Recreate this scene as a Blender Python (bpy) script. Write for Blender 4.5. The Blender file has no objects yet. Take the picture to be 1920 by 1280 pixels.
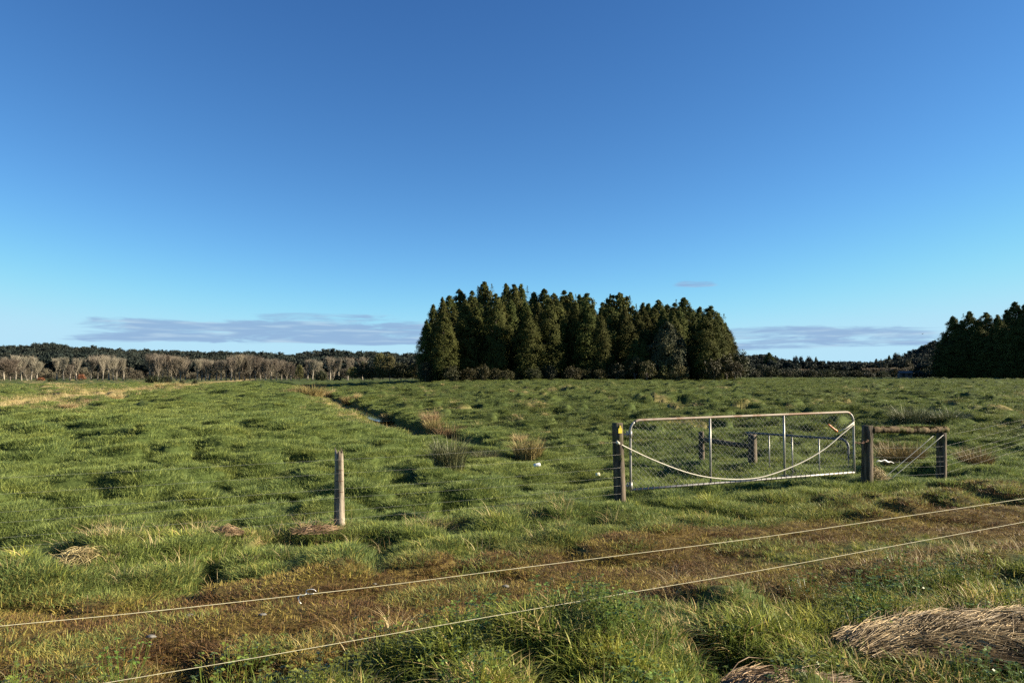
import bpy, math, random
import numpy as np
from mathutils import Vector

# ------------------------------------------------------------------ camera, sky, sun, exposure
S = bpy.context.scene
COL = S.collection
R = math.radians
CAM_H = 1.8
FPX = 26.0 / 36.0 * 1920.0            # focal length in photo pixels
HORIZON = 705.0
PITCH = math.atan((HORIZON - 640.0) / FPX)

cd = bpy.data.cameras.new("camera")
cd.sensor_width = 36.0; cd.lens = 26.0
cd.clip_start = 0.05; cd.clip_end = 20000.0
cam = bpy.data.objects.new("camera", cd); COL.objects.link(cam)
cam.location = (0, 0, CAM_H); cam.rotation_euler = (math.pi / 2 + PITCH, 0, 0)
S.camera = cam

SUN_AZ, SUN_EL = R(89.0), R(22.0)     # azimuth clockwise from the view direction
W = bpy.data.worlds.new("World"); S.world = W; W.use_nodes = True
wn, wl = W.node_tree.nodes, W.node_tree.links
wn.clear()
w_out = wn.new("ShaderNodeOutputWorld"); w_bg = wn.new("ShaderNodeBackground")
sky = wn.new("ShaderNodeTexSky"); sky.sky_type = 'NISHITA'; sky.sun_disc = False
sky.sun_elevation = SUN_EL; sky.sun_rotation = SUN_AZ
sky.altitude = 0.0; sky.air_density = 0.7; sky.dust_density = 0.0; sky.ozone_density = 4.0
w_bg.inputs['Strength'].default_value = 0.10

def wmath(op, a, b=None, c=None, clamp=False):
    n = wn.new("ShaderNodeMath"); n.operation = op; n.use_clamp = clamp
    for i, v in enumerate((a, b, c)):
        if v is None: continue
        if isinstance(v, (int, float)): n.inputs[i].default_value = v
        else: wl.new(v, n.inputs[i])
    return n.outputs[0]
def wramp(v, a, b):
    n = wn.new("ShaderNodeMapRange"); n.interpolation_type = 'SMOOTHSTEP'
    wl.new(v, n.inputs['Value']); n.inputs['From Min'].default_value = a; n.inputs['From Max'].default_value = b
    return n.outputs[0]
# thin clouds low in the sky: bands given by direction, broken up by stretched noise
tc = wn.new("ShaderNodeTexCoord"); sx = wn.new("ShaderNodeSeparateXYZ"); wl.new(tc.outputs['Generated'], sx.inputs[0])
az = wmath('ARCTAN2', sx.outputs[0], sx.outputs[1]); el = wmath('ARCSINE', sx.outputs[2])
cv = wn.new("ShaderNodeCombineXYZ")
wl.new(wmath('MULTIPLY', az, 9.0), cv.inputs[0]); wl.new(wmath('MULTIPLY', el, 75.0), cv.inputs[1])
nz = wn.new("ShaderNodeTexNoise"); nz.inputs['Scale'].default_value = 1.0; nz.inputs['Detail'].default_value = 7.0
nz.inputs['Roughness'].default_value = 0.62; nz.inputs['Distortion'].default_value = 0.6
wl.new(cv.outputs[0], nz.inputs['Vector'])
def band(a0, a1, a2, a3, e0, e1, e2, e3):
    m = wmath('MULTIPLY', wramp(az, a0, a1), wramp(az, a3, a2))
    return wmath('MULTIPLY', m, wmath('MULTIPLY', wramp(el, e0, e1), wramp(el, e3, e2)))
bands = [(-.62, -.42, .05, .16, .037, .046, .065, .079), (-.38, -.28, -.20, -.13, .056, .066, .074, .088),
         (.20, .26, .46, .58, .031, .038, .055, .068), (.205, .232, .262, .282, .114, .120, .123, .130)]
amp = [1.0, .74, .86, .75]
dens = None
for b_, a_ in zip(bands, amp):
    d_ = wmath('MULTIPLY', band(*b_), a_)
    dens = d_ if dens is None else wmath('MAXIMUM', dens, d_)
dens0 = dens
dens = wmath('MULTIPLY', wramp(wmath('ADD', wmath('MULTIPLY', dens, .55), wmath('MULTIPLY', nz.outputs['Fac'], 1.5)), .93, 1.27), .85, clamp=True)
# white balance and contrast of the sky's own colours
EXPO = 1.8
sr = wn.new("ShaderNodeSeparateColor"); wl.new(sky.outputs[0], sr.inputs[0]); sc_ = wn.new("ShaderNodeCombineColor")
for i, (g_, a_, hi, soft) in enumerate(((1.35, 2.36, .48, .24), (1.25, 2.44, .77, .38), (1.02, 1.84, .94, .26))):
    x_ = wmath('MULTIPLY', wmath('POWER', wmath('MULTIPLY', sr.outputs[i], .1), g_), a_)
    wl.new(wmath('MULTIPLY', wmath('SMOOTH_MIN', x_, hi, soft), 10.0 / 2 ** EXPO), sc_.inputs[i])
cm = wn.new("ShaderNodeMix"); cm.data_type = 'RGBA'
dens = wmath('MULTIPLY', dens, wramp(dens0, .02, .25)); wl.new(dens, cm.inputs[0]); wl.new(sc_.outputs[0], cm.inputs[6]); 
cv2 = wn.new("ShaderNodeCombineXYZ"); wl.new(wmath('MULTIPLY', az, 14.0), cv2.inputs[0]); wl.new(wmath('MULTIPLY', el, 190.0), cv2.inputs[1])
nz2 = wn.new("ShaderNodeTexNoise"); nz2.inputs['Scale'].default_value = 1.0; nz2.inputs['Detail'].default_value = 5.0; wl.new(cv2.outputs[0], nz2.inputs['Vector'])
cc = wn.new("ShaderNodeMix"); cc.data_type = 'RGBA'; wl.new(wramp(nz2.outputs['Fac'], .47, .72), cc.inputs[0])
cc.inputs[6].default_value = (.80, 1.24, 1.95, 1); cc.inputs[7].default_value = (1.30, 1.75, 2.25, 1); wl.new(cc.outputs[2], cm.inputs[7])

wl.new(cm.outputs[2], w_bg.inputs['Color']); wl.new(w_bg.outputs[0], w_out.inputs[0])

sl = bpy.data.lights.new("sun", 'SUN'); sl.energy = 4.6; sl.angle = R(0.53); sl.color = (1.0, .87, .66)
sun = bpy.data.objects.new("sun", sl); COL.objects.link(sun)
sv = Vector((math.sin(SUN_AZ) * math.cos(SUN_EL), math.cos(SUN_AZ) * math.cos(SUN_EL), math.sin(SUN_EL)))
sun.rotation_euler = sv.to_track_quat('Z', 'Y').to_euler(); sun.location = sv * 60

S.view_settings.view_transform = 'Standard'; S.view_settings.look = 'None'
S.view_settings.exposure = EXPO; S.view_settings.gamma = 1.0
S.render.engine = 'CYCLES'
S.cycles.use_denoising = False
S.cycles.max_bounces = 5; S.cycles.diffuse_bounces = 2; S.cycles.glossy_bounces = 2
S.cycles.transmission_bounces = 3; S.cycles.transparent_max_bounces = 4
S.cycles.caustics_reflective = False; S.cycles.caustics_refractive = False

# ------------------------------------------------------------------ small helpers
rng = np.random.default_rng(7)
random.seed(7)

def smooth(a, b, x):
    t = np.clip((np.asarray(x, float) - a) / (b - a), 0, 1)
    return t * t * (3 - 2 * t)

def perlin(x, y, seed=0):
    x = np.asarray(x, float); y = np.asarray(y, float)
    xi = np.floor(x).astype(np.int64); yi = np.floor(y).astype(np.int64)
    xf = x - xi; yf = y - yi
    def g(ix, iy, dx, dy):
        h = (ix * 374761393 + iy * 668265263 + seed * 974634777) & 0xffffffff
        h = ((h ^ (h >> 13)) * 1274126177) & 0xffffffff
        h = (h ^ (h >> 16)) & 0xffff
        a = h * (2 * math.pi / 65536.0)
        return np.cos(a) * dx + np.sin(a) * dy
    u = xf**3 * (xf * (xf * 6 - 15) + 10); v = yf**3 * (yf * (yf * 6 - 15) + 10)
    n00 = g(xi, yi, xf, yf); n10 = g(xi + 1, yi, xf - 1, yf)
    n01 = g(xi, yi + 1, xf, yf - 1); n11 = g(xi + 1, yi + 1, xf - 1, yf - 1)
    return ((n00 * (1 - u) + n10 * u) * (1 - v) + (n01 * (1 - u) + n11 * u) * v) * 1.5

def tag(o, label=None, cat=None, group=None, kind=None):
    if label: o['label'] = label
    if cat: o['category'] = cat
    if group: o['group'] = group
    if kind: o['kind'] = kind
    return o

def empty(name, loc, label=None, cat=None, group=None, rz=0.0, sc=None):
    o = bpy.data.objects.new(name, None); COL.objects.link(o)
    o.empty_display_size = .3
    o.location = loc; o.rotation_euler = (0, 0, rz)
    if sc is not None: o.scale = sc if hasattr(sc, '__len__') else (sc, sc, sc)
    return tag(o, label, cat, group)

class MB:
    """collects vertices and faces, then links them as ONE mesh object"""
    def __init__(s): s.v = []; s.f = []; s.a = []; s.n = 0
    def add(s, V, F, a=None):
        V = np.asarray(V, float).reshape(-1, 3)
        for f in (F if isinstance(F, list) else [F]):
            f = np.asarray(f, np.int64)
            if f.size: s.f.append(f + s.n)
        s.v.append(V)
        s.a.append(np.full(len(V), .5) if a is None else np.broadcast_to(np.asarray(a, float), (len(V),)))
        s.n += len(V)
    def mesh(s, name, mat, flat=False):
        V = np.concatenate(s.v).astype(np.float32)
        me = bpy.data.meshes.new(name)
        me.vertices.add(len(V)); me.vertices.foreach_set('co', V.ravel())
        tot = np.concatenate([np.full(len(f), f.shape[1], np.int32) for f in s.f])
        idx = np.concatenate([f.ravel() for f in s.f]).astype(np.int32)
        st = np.concatenate([[0], np.cumsum(tot)[:-1]]).astype(np.int32)
        me.loops.add(len(idx)); me.loops.foreach_set('vertex_index', idx)
        me.polygons.add(len(tot)); me.polygons.foreach_set('loop_start', st)
        me.polygons.foreach_set('use_smooth', np.full(len(tot), not flat))
        at = me.attributes.new('vary', 'FLOAT', 'POINT')
        at.data.foreach_set('value', np.concatenate(s.a).astype(np.float32))
        me.update(calc_edges=True); me.validate()
        if mat: me.materials.append(mat)
        return me
    def build(s, name, mat, parent=None, flat=False, loc=None):
        o = bpy.data.objects.new(name, s.mesh(name, mat, flat)); COL.objects.link(o)
        if parent: o.parent = parent
        if loc is not None: o.location = loc
        return o
    # shapes
    def tube(s, P, rad, k=8, a=None, cap=True):
        P = np.asarray(P, float); n = len(P)
        rad = np.broadcast_to(np.asarray(rad, float), (n,))
        T = np.gradient(P, axis=0); T /= np.linalg.norm(T, axis=1)[:, None] + 1e-12
        ref = np.array([0, 0, 1.0]) if abs(T[:, 2]).mean() < .8 else np.array([1.0, 0, 0])
        A = np.cross(T, ref); A /= np.linalg.norm(A, axis=1)[:, None] + 1e-12
        B = np.cross(T, A)
        th = np.arange(k) * 2 * math.pi / k
        V = P[:, None] + rad[:, None, None] * (np.cos(th)[None, :, None] * A[:, None] + np.sin(th)[None, :, None] * B[:, None])
        i = np.arange(n - 1)[:, None] * k; j = np.arange(k)[None]; j2 = (j + 1) % k
        F = np.stack([i + j, i + j2, i + k + j2, i + k + j], -1).reshape(-1, 4)
        fs = [F]
        if cap: fs += [np.arange(k)[None, ::-1], (np.arange(k) + (n - 1) * k)[None]]
        s.add(V.reshape(-1, 3), fs, a)
    def tubes(s, P, rad, k=3, a=None):
        """many tubes at once: P (B,n,3), rad (B,n)"""
        P = np.asarray(P, float); B, n = P.shape[:2]
        rad = np.broadcast_to(np.asarray(rad, float), (B, n))
        T = np.gradient(P, axis=1); T /= np.linalg.norm(T, axis=2)[..., None] + 1e-12
        ref = np.array([.37, .21, .11]); A = np.cross(T, ref); A /= np.linalg.norm(A, axis=2)[..., None] + 1e-9
        C = np.cross(T, A); th = np.arange(k) * 2 * math.pi / k
        V = P[:, :, None] + rad[..., None, None] * (np.cos(th)[:, None] * A[:, :, None] + np.sin(th)[:, None] * C[:, :, None])
        b = np.arange(B)[:, None, None] * n * k; i = np.arange(n - 1)[None, :, None] * k; j = np.arange(k)[None, None]; j2 = (j + 1) % k
        F = np.stack([b + i + j, b + i + j2, b + i + k + j2, b + i + k + j], -1).reshape(-1, 4)
        s.add(V.reshape(-1, 3), F, None if a is None else np.repeat(a, n * k))
    def ribbons(s, P, wid, side, a=None):
        """flat tapering strips: P (B,n,3), wid (B,n), side (B,3); the last point closes to a tip"""
        B, n = P.shape[:2]
        L = P[:, :-1] - side[:, None] * wid[:, :-1, None] * .5
        Q = P[:, :-1] + side[:, None] * wid[:, :-1, None] * .5
        V = np.concatenate([np.stack([L, Q], 2).reshape(B, -1, 3), P[:, -1:]], 1)
        m = 2 * (n - 1) + 1; b = np.arange(B)[:, None] * m
        i = np.arange(n - 2)[None] * 2
        F4 = np.stack([b + i, b + i + 1, b + i + 3, b + i + 2], -1).reshape(-1, 4)
        e = 2 * (n - 2)
        F3 = np.stack([b[:, 0] + e, b[:, 0] + e + 1, b[:, 0] + e + 2], -1)
        s.add(V.reshape(-1, 3), [F4, F3], None if a is None else np.repeat(a, m))
    def leaves(s, C, Nn, size, r, a=None, asp=.62):
        """rhombic leaf faces at C with normals Nn"""
        B = len(C)
        t = r.normal(size=(B, 3)); Nn = Nn / (np.linalg.norm(Nn, axis=1)[:, None] + 1e-9)
        t -= Nn * (t * Nn).sum(1)[:, None]; t /= np.linalg.norm(t, axis=1)[:, None] + 1e-9
        q = np.cross(Nn, t); size = np.broadcast_to(size, (B,))[:, None]
        V = np.stack([C - t * size * .5, C + q * size * asp * .5, C + t * size * .5, C - q * size * asp * .5], 1)
        s.add(V.reshape(-1, 3), np.arange(B * 4).reshape(-1, 4), None if a is None else np.repeat(a, 4))
    def box(s, c, d, rz=0.0, a=None):
        x, y, z = [v / 2 for v in d]
        V = np.array([[-x, -y, -z], [x, -y, -z], [x, y, -z], [-x, y, -z], [-x, -y, z], [x, -y, z], [x, y, z], [-x, y, z]])
        ca, sa = math.cos(rz), math.sin(rz)
        V = V @ np.array([[ca, sa, 0], [-sa, ca, 0], [0, 0, 1]]) + np.asarray(c)
        s.add(V, np.array([[0, 3, 2, 1], [4, 5, 6, 7], [0, 1, 5, 4], [1, 2, 6, 5], [2, 3, 7, 6], [3, 0, 4, 7]]), a)

# ------------------------------------------------------------------ materials
class NT:
    def __init__(s, name):
        s.m = bpy.data.materials.new(name); s.m.use_nodes = True
        s.t = s.m.node_tree; s.t.nodes.clear()
        s.out = s.n("ShaderNodeOutputMaterial")
    def n(s, t, **kw):
        o = s.t.nodes.new(t)
        for k, v in kw.items(): setattr(o, k, v)
        return o
    def l(s, a, b): s.t.links.new(a, b)
    def val(s, v, sock):
        if hasattr(v, 'is_output'): s.l(v, sock)
        elif isinstance(v, tuple): sock.default_value = (*v, 1) if len(v) == 3 else v
        else: sock.default_value = v
    def mix(s, f, a, b, mode='MIX'):
        m = s.n("ShaderNodeMix", data_type='RGBA', blend_type=mode)
        s.val(f, m.inputs[0]); s.val(a, m.inputs[6]); s.val(b, m.inputs[7]); return m.outputs[2]
    def math(s, op, a, b=0.0, clamp=False):
        m = s.n("ShaderNodeMath", operation=op, use_clamp=clamp); s.val(a, m.inputs[0]); s.val(b, m.inputs[1]); return m.outputs[0]
    def step(s, v, a, b):
        m = s.n("ShaderNodeMapRange", interpolation_type='SMOOTHSTEP'); s.val(v, m.inputs['Value'])
        m.inputs['From Min'].default_value = a; m.inputs['From Max'].default_value = b; return m.outputs[0]
    def pos(s): return s.n("ShaderNodeNewGeometry").outputs['Position']
    def obj(s): return s.n("ShaderNodeTexCoord").outputs['Object']
    def noise(s, v, scale, detail=3.0, rough=.55, stretch=None):
        if stretch:
            mp = s.n("ShaderNodeMapping"); mp.inputs['Scale'].default_value = stretch; s.l(v, mp.inputs[0]); v = mp.outputs[0]
        m = s.n("ShaderNodeTexNoise"); m.inputs['Scale'].default_value = scale; m.inputs['Detail'].default_value = detail
        m.inputs['Roughness'].default_value = rough; s.l(v, m.inputs['Vector']); return m.outputs['Fac']
    def attr(s, name, typ='GEOMETRY'):
        a = s.n("ShaderNodeAttribute", attribute_name=name, attribute_type=typ); return a.outputs['Fac']
    def rnd(s): return s.n("ShaderNodeObjectInfo").outputs['Random']
    def bsdf(s, col, rough=.8, spec=.3, metal=0.0, bump=None, bstr=.5, bdist=.02):
        p = s.n("ShaderNodeBsdfPrincipled"); s.val(col, p.inputs['Base Color']); s.val(rough, p.inputs['Roughness'])
        s.val(spec, p.inputs['Specular IOR Level']); s.val(metal, p.inputs['Metallic'])
        if bump is not None:
            b = s.n("ShaderNodeBump"); b.inputs['Strength'].default_value = bstr; b.inputs['Distance'].default_value = bdist
            s.l(bump, b.inputs['Height']); s.l(b.outputs[0], p.inputs['Normal'])
        return p.outputs[0]
    def leaf(s, col, trans=.25, rough=.55, spec=.25):
        p = s.bsdf(col, rough, spec); t = s.n("ShaderNodeBsdfTranslucent"); s.val(col, t.inputs[0])
        m = s.n("ShaderNodeMixShader"); m.inputs[0].default_value = trans
        s.l(p, m.inputs[1]); s.l(t.outputs[0], m.inputs[2]); return m.outputs[0]
    def done(s, sh): s.l(sh, s.out.inputs[0]); return s.m

def grass_mat(name, g1, g2, y, straw, amount=.08, trans=.3):
    """blade colour: two greens in patches, some yellow blades, straw by the instancer's 'dry' value"""
    t = NT(name); p = t.pos()
    patch = t.step(t.noise(p, .42, 4.0, .6), .36, .64)
    c = t.mix(patch, g1, g2)
    v = t.attr('vary'); r = t.rnd()
    c = t.mix(t.math('MULTIPLY', t.step(t.noise(p, 1.3, 2.0), .50, .72), .65), c, y)
    c = t.mix(t.math('MULTIPLY', t.step(t.math('ADD', v, t.math('MULTIPLY', r, .25)), .72, 1.2), .75), c, y)
    c = t.mix(t.math('MULTIPLY', t.step(t.noise(p, .10, 3.0), .48, .66), .35), c, y)
    dry = t.attr('dry', 'INSTANCER')
    c = t.mix(t.step(t.math('ADD', v, dry), 1.0 - amount, 1.12 - amount), c, straw)
    hs = t.n("ShaderNodeHueSaturation"); t.l(c, hs.inputs['Color'])
    t.l(t.math('MULTIPLY', t.math('ADD', t.math('MULTIPLY', v, .5), t.math('ADD', t.math('MULTIPLY', r, .45), .55)), t.math('SUBTRACT', 1.0, t.math('MULTIPLY', t.attr('dull', 'INSTANCER'), .34))), hs.inputs['Value'])
    return t.done(t.leaf(hs.outputs[0], trans, .55, .22))

def leaf_mat(name, a, b, trans=.15, rough=.6, spec=.2, nscale=.25):
    t = NT(name); p = t.pos()
    c = t.mix(t.step(t.noise(p, nscale, 3.0), .35, .65), a, b)
    hs = t.n("ShaderNodeHueSaturation"); t.l(c, hs.inputs['Color'])
    r = t.rnd(); v = t.attr('vary')
    t.l(t.math('ADD', t.math('MULTIPLY', r, .04), .48), hs.inputs['Hue'])
    t.l(t.math('ADD', t.math('MULTIPLY', r, .4), t.math('ADD', t.math('MULTIPLY', v, .6), .5)), hs.inputs['Value'])
    return t.done(t.leaf(hs.outputs[0], trans, rough, spec))

def wood_mat(name, a, b, c=None, nscale=14.0, stretch=(1, 1, .12), bstr=.7):
    t = NT(name); o = t.obj()
    n1 = t.noise(o, nscale, 6.0, .65, stretch); n2 = t.noise(o, 5.0, 3.0)
    col = t.mix(t.step(n1, .35, .65), a, b)
    if c: col = t.mix(t.step(n2, .52, .66), col, c)
    return t.done(t.bsdf(col, .9, .15, bump=n1, bstr=bstr, bdist=.02))

M = {}
M['lush'] = grass_mat('lush_grass_blades', (.132, .186, .056), (.176, .222, .060), (.225, .245, .058), (.24, .22, .06), .0)
M['verge'] = grass_mat('verge_grass_blades', (.115, .165, .036), (.22, .25, .044), (.36, .34, .060), (.42, .31, .13), .12)
M['short'] = grass_mat('track_grass_blades', (.225, .158, .045), (.265, .215, .050), (.37, .315, .07), (.125, .072, .028), .20, .2)
M['dry'] = grass_mat('dry_grass_blades', (.34, .25, .11), (.42, .32, .15), (.30, .24, .09), (.50, .40, .21), .1, .2)
M['weed'] = leaf_mat('clover_leaves', (.085, .14, .025), (.14, .17, .028), .25, .4, .4, 1.5)
M['kahi'] = leaf_mat('conifer_foliage', (.049, .057, .015), (.067, .072, .019), .05, .75, .08)
M['kahi2'] = leaf_mat('grey_conifer_foliage', (.060, .066, .036), (.075, .078, .038), .10, .7, .12)
M['shrub'] = leaf_mat('shrub_foliage', (.036, .034, .012), (.050, .046, .014), .12)
M['bush'] = leaf_mat('dark_bush_foliage', (.022, .027, .011), (.038, .040, .014), .1)
M['olive'] = leaf_mat('olive_foliage', (.075, .078, .024), (.105, .095, .034), .12)
M['forest'] = leaf_mat('forest_foliage', (.022, .031, .027), (.036, .042, .033), .08, .8, .1, .03)
M['rushg'] = leaf_mat('green_rush_stems', (.085, .10, .048), (.15, .145, .065), .1, .5, .3, 3.0)
M['rushb'] = leaf_mat('brown_rush_stems', (.17, .125, .055), (.24, .175, .075), .1, .6, .2, 3.0)
M['rusht'] = leaf_mat('tan_tussock_stems', (.36, .26, .125), (.46, .35, .18), .15, .6, .2, 3.0)
M['straw'] = leaf_mat('straw_stems', (.16, .11, .052), (.46, .345, .185), .08, .5, .3, 6.0)
M['bark'] = wood_mat('dark_bark', (.10, .085, .07), (.20, .175, .15), nscale=3.0)
M['poplar'] = wood_mat('pale_bark', (.22, .195, .155), (.33, .29, .23), nscale=2.0)
M['twig'] = leaf_mat('bare_twigs', (.155, .138, .108), (.20, .175, .135), 0.0, .9, .1, .05)
M['twigd'] = leaf_mat('brown_twigs', (.115, .098, .075), (.15, .125, .095), 0.0, .9, .1, .05)
M['post'] = wood_mat('weathered_wood', (.075, .062, .047), (.30, .255, .195), (.16, .15, .10))
M['dpost'] = wood_mat('dark_weathered_wood', (.024, .020, .015), (.13, .105, .078), (.075, .072, .034))
M['moss'] = wood_mat('mossy_wood', (.055, .040, .022), (.14, .10, .055), (.065, .068, .018), 11.0, (.5, 1, 1), 1.0)
M['soil'] = wood_mat('dry_soil', (.07, .05, .03), (.12, .085, .05), nscale=5.0, stretch=(1, 1, 1))

def metal_mat(name, a, b, thr=(.5, .62), metal=.5, rough=.5, scale=6.0):
    t = NT(name); o = t.pos(); n = t.noise(o, scale, 6.0, .7)
    return t.done(t.bsdf(t.mix(t.step(n, *thr), a, b), rough, .4, metal))
M['galv'] = metal_mat('galvanised_steel', (.28, .27, .25), (.18, .175, .165), metal=.35, rough=.45, scale=25)
M['rust'] = metal_mat('rusty_pipe', (.29, .24, .19), (.19, .115, .07), (.42, .60), .2, .65, 3.5)
M['mesh'] = metal_mat('mesh_wire', (.26, .26, .25), (.18, .18, .17), metal=.1, rough=.6, scale=9)
M['chain'] = metal_mat('rusty_chain', (.10, .05, .03), (.16, .09, .05), metal=.4, rough=.7, scale=40)
M['wire'] = metal_mat('fence_wire', (.36, .36, .33), (.26, .25, .24), metal=.0, rough=.8, scale=9)
M['blue'] = metal_mat('dull_blue_steel', (.050, .060, .072), (.075, .082, .09), metal=.3, rough=.55, scale=12)
def plain(name, a, b, rough=.6, scale=30.0, spec=.3):
    t = NT(name); return t.done(t.bsdf(t.mix(t.step(t.noise(t.obj(), scale, 4.0), .4, .65), a, b), rough, spec))
M['rope'] = plain('white_rope', (.58, .54, .44), (.44, .40, .32), .7, 60)
M['poly'] = plain('electric_polywire', (.52, .48, .32), (.40, .37, .25), .6, 40)
M['orange'] = plain('orange_plastic', (.55, .19, .05), (.45, .15, .04), .4, 20)
M['yellow'] = plain('yellow_plastic', (.58, .47, .05), (.48, .39, .05), .45, 20)
M['white'] = plain('white_plastic', (.78, .78, .76), (.66, .65, .62), .5, 20)
M['cream'] = plain('cream_plastic', (.74, .68, .42), (.62, .56, .35), .5, 20)
M['stone'] = plain('grey_stone', (.12, .115, .10), (.20, .19, .17), .8, 9)
M['shedwall'] = plain('weathered_boards', (.10, .075, .065), (.15, .11, .10), .8, 3)
M['iron'] = plain('old_roof_iron', (.07, .055, .05), (.10, .08, .07), .6, 2)
M['dark'] = plain('dark_opening', (.02, .02, .02), (.03, .03, .03), .9, 5)
M['bird'] = plain('dark_feathers', (.05, .05, .05), (.07, .06, .06), .8, 5)

# ------------------------------------------------------------------ terrain
TH = R(21.9); CT, ST = math.cos(TH), math.sin(TH)
def uv_of(x, y): return CT * x + ST * y, -ST * x + CT * y      # along / across the fence line
def xy_of(u, v): return CT * u - ST * v, ST * u + CT * v
FENCE_V = 9.13
def drain_w(x, y): return (x - (6.0 - .32 * y)) * .9524         # across the drain, negative on its left

def H0(x, y):
    """the land without its hummocks"""
    x = np.asarray(x, float); y = np.asarray(y, float)
    u, v = uv_of(x, y); w = drain_w(x, y); r = np.hypot(x, y)
    z = 1.15 * smooth(40, 190, y) * smooth(-45, 20, x)
    inp = smooth(9.3, 20, v)
    lh = np.where(w < 0, np.abs(np.sin(math.pi * np.clip(w, -88, 0) / 22.0)) ** .8, 0) * np.where(w > -22, .50 + .36 * (1 - smooth(17, 32, y)), .25)
    rh = np.where(w > 0, np.sin(math.pi * np.clip(w, 0, 60) / 60.0), 0) * .22
    far = 1 - smooth(180, 300, r)
    z = z + (lh + rh) * inp * far
    edge = 1 - .8 * smooth(4.4, 6.5, u)
    z = z - .17 * smooth(9.22, 9.55, v + .10 * perlin(u * .8, v * .1, 5)) * edge - .10 * smooth(9.3, 13, v) * (1 - edge)
    z = z - .55 * np.exp(-((w - 6) / 8.0) ** 2) * smooth(85, 118, y) * (1 - smooth(165, 185, y))
    # drain
    dep = .12 + .55 * smooth(19, 27, y); dep = dep * (1 - smooth(150, 210, y)) * smooth(10.5, 13, v)
    wid = np.where(w > 0, .50, 2.0)
    z = z - dep * np.exp(-(w / wid) ** 4)
    # swale on the far side of the left hump
    z = z - .22 * np.exp(-((w + 22) / 2.2) ** 2) * inp * far
    # near verge falls a little towards the track
    z = z + .06 * (1 - smooth(4.2, 5.6, v)) - .05 * np.exp(-((v - 6.25) / .8) ** 4)
    return z

def H(x, y):
    x = np.asarray(x, float); y = np.asarray(y, float)
    u, v = uv_of(x, y); r = np.hypot(x, y); w = drain_w(x, y)
    trk = np.exp(-((v - 6.25) / .95) ** 6)
    a = np.where(v > 9.3, 1.0, .75 + .35 * (1 - smooth(4.6, 5.6, v))) * (1 - .72 * trk)
    pug = 1 + .7 * smooth(0, 6, w) * smooth(12, 25, y)
    n = .085 * perlin(x / 7.5, y / 7.5, 1) * 1.5
    n = n + .15 * pug * (perlin(x / 1.8, y / 1.8, 2)) + .26 * np.abs(perlin(x / 1.05, y / 1.05, 3)) * pug - .07
    n = n + .045 * perlin(x / .42, y / .42, 4)
    n = n - .20 * smooth(.03, .34, perlin(x / .8, y / .8, 14) + .25 * perlin(x / 3.0, y / 3.0, 15)) * pug
    n = n + (  .46 * perlin(x / 3.2, y / 3.4, 9) + .24 * perlin(x / 1.9, y / 2.2, 10)) * smooth(18, 50, r) * (1 - .5 * smooth(140, 220, r))
    n = n * (1 - .55 * np.exp(-(w / 1.2) ** 2))
    return H0(x, y) + n * a

def Hs(x, y): return float(H(np.array([x]), np.array([y]))[0])

CP, SP = math.cos(PITCH), math.sin(PITCH)
def ray(px, py):
    a, b = (px - 960.0) / FPX, -(py - 640.0) / FPX
    return np.array([a, CP - SP * b, SP + CP * b])
def at_y(px, py, y):
    d = ray(px, py); return np.array([0, 0, CAM_H]) + d * (y / d[1])
def col_x(px, y):                       # lateral position at depth y, near the horizon
    return (px - 960.0) / FPX * y
def ground(px, py, ymax=400.0):
    d = ray(px, py); ts = np.geomspace(2.5, ymax, 900) / d[1]
    P = np.array([0, 0, CAM_H]) + ts[:, None] * d
    below = np.nonzero(P[:, 2] < H0(P[:, 0], P[:, 1]))[0]
    i = below[0] if len(below) else len(ts) - 1
    return float(P[i, 0]), float(P[i, 1]), Hs(P[i, 0], P[i, 1])

# one sheet: rings about the viewer, fine in front, coarse behind
fine = np.arange(-50, 50.01, .17); coarse = np.arange(56, 310, 6.0)
AZ = np.radians(np.concatenate([fine, coarse]))
RR = .7 * 1.0122 ** np.arange(0, 640)
AA, RG = np.meshgrid(AZ, RR)
GX, GY = RG * np.sin(AA), RG * np.cos(AA)
GZ = H(GX, GY)
na, nr = len(AZ), len(RR)
Vg = np.stack([GX, GY, GZ], -1).reshape(-1, 3)
ii = np.arange(nr - 1)[:, None] * na; jj = np.arange(na)[None]; j2 = (jj + 1) % na
Fg = np.stack([ii + jj, ii + na + jj, ii + na + j2, ii + j2], -1).reshape(-1, 4)
cen = len(Vg); Vg = np.vstack([Vg, [0, 0, Hs(0, 0)]])
Fc = np.stack([np.full(na, cen), np.arange(na), (np.arange(na) + 1) % na], -1)
gu, gv = uv_of(Vg[:, 0], Vg[:, 1]); gw = drain_w(Vg[:, 0], Vg[:, 1]); gr = np.hypot(Vg[:, 0], Vg[:, 1])

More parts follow.
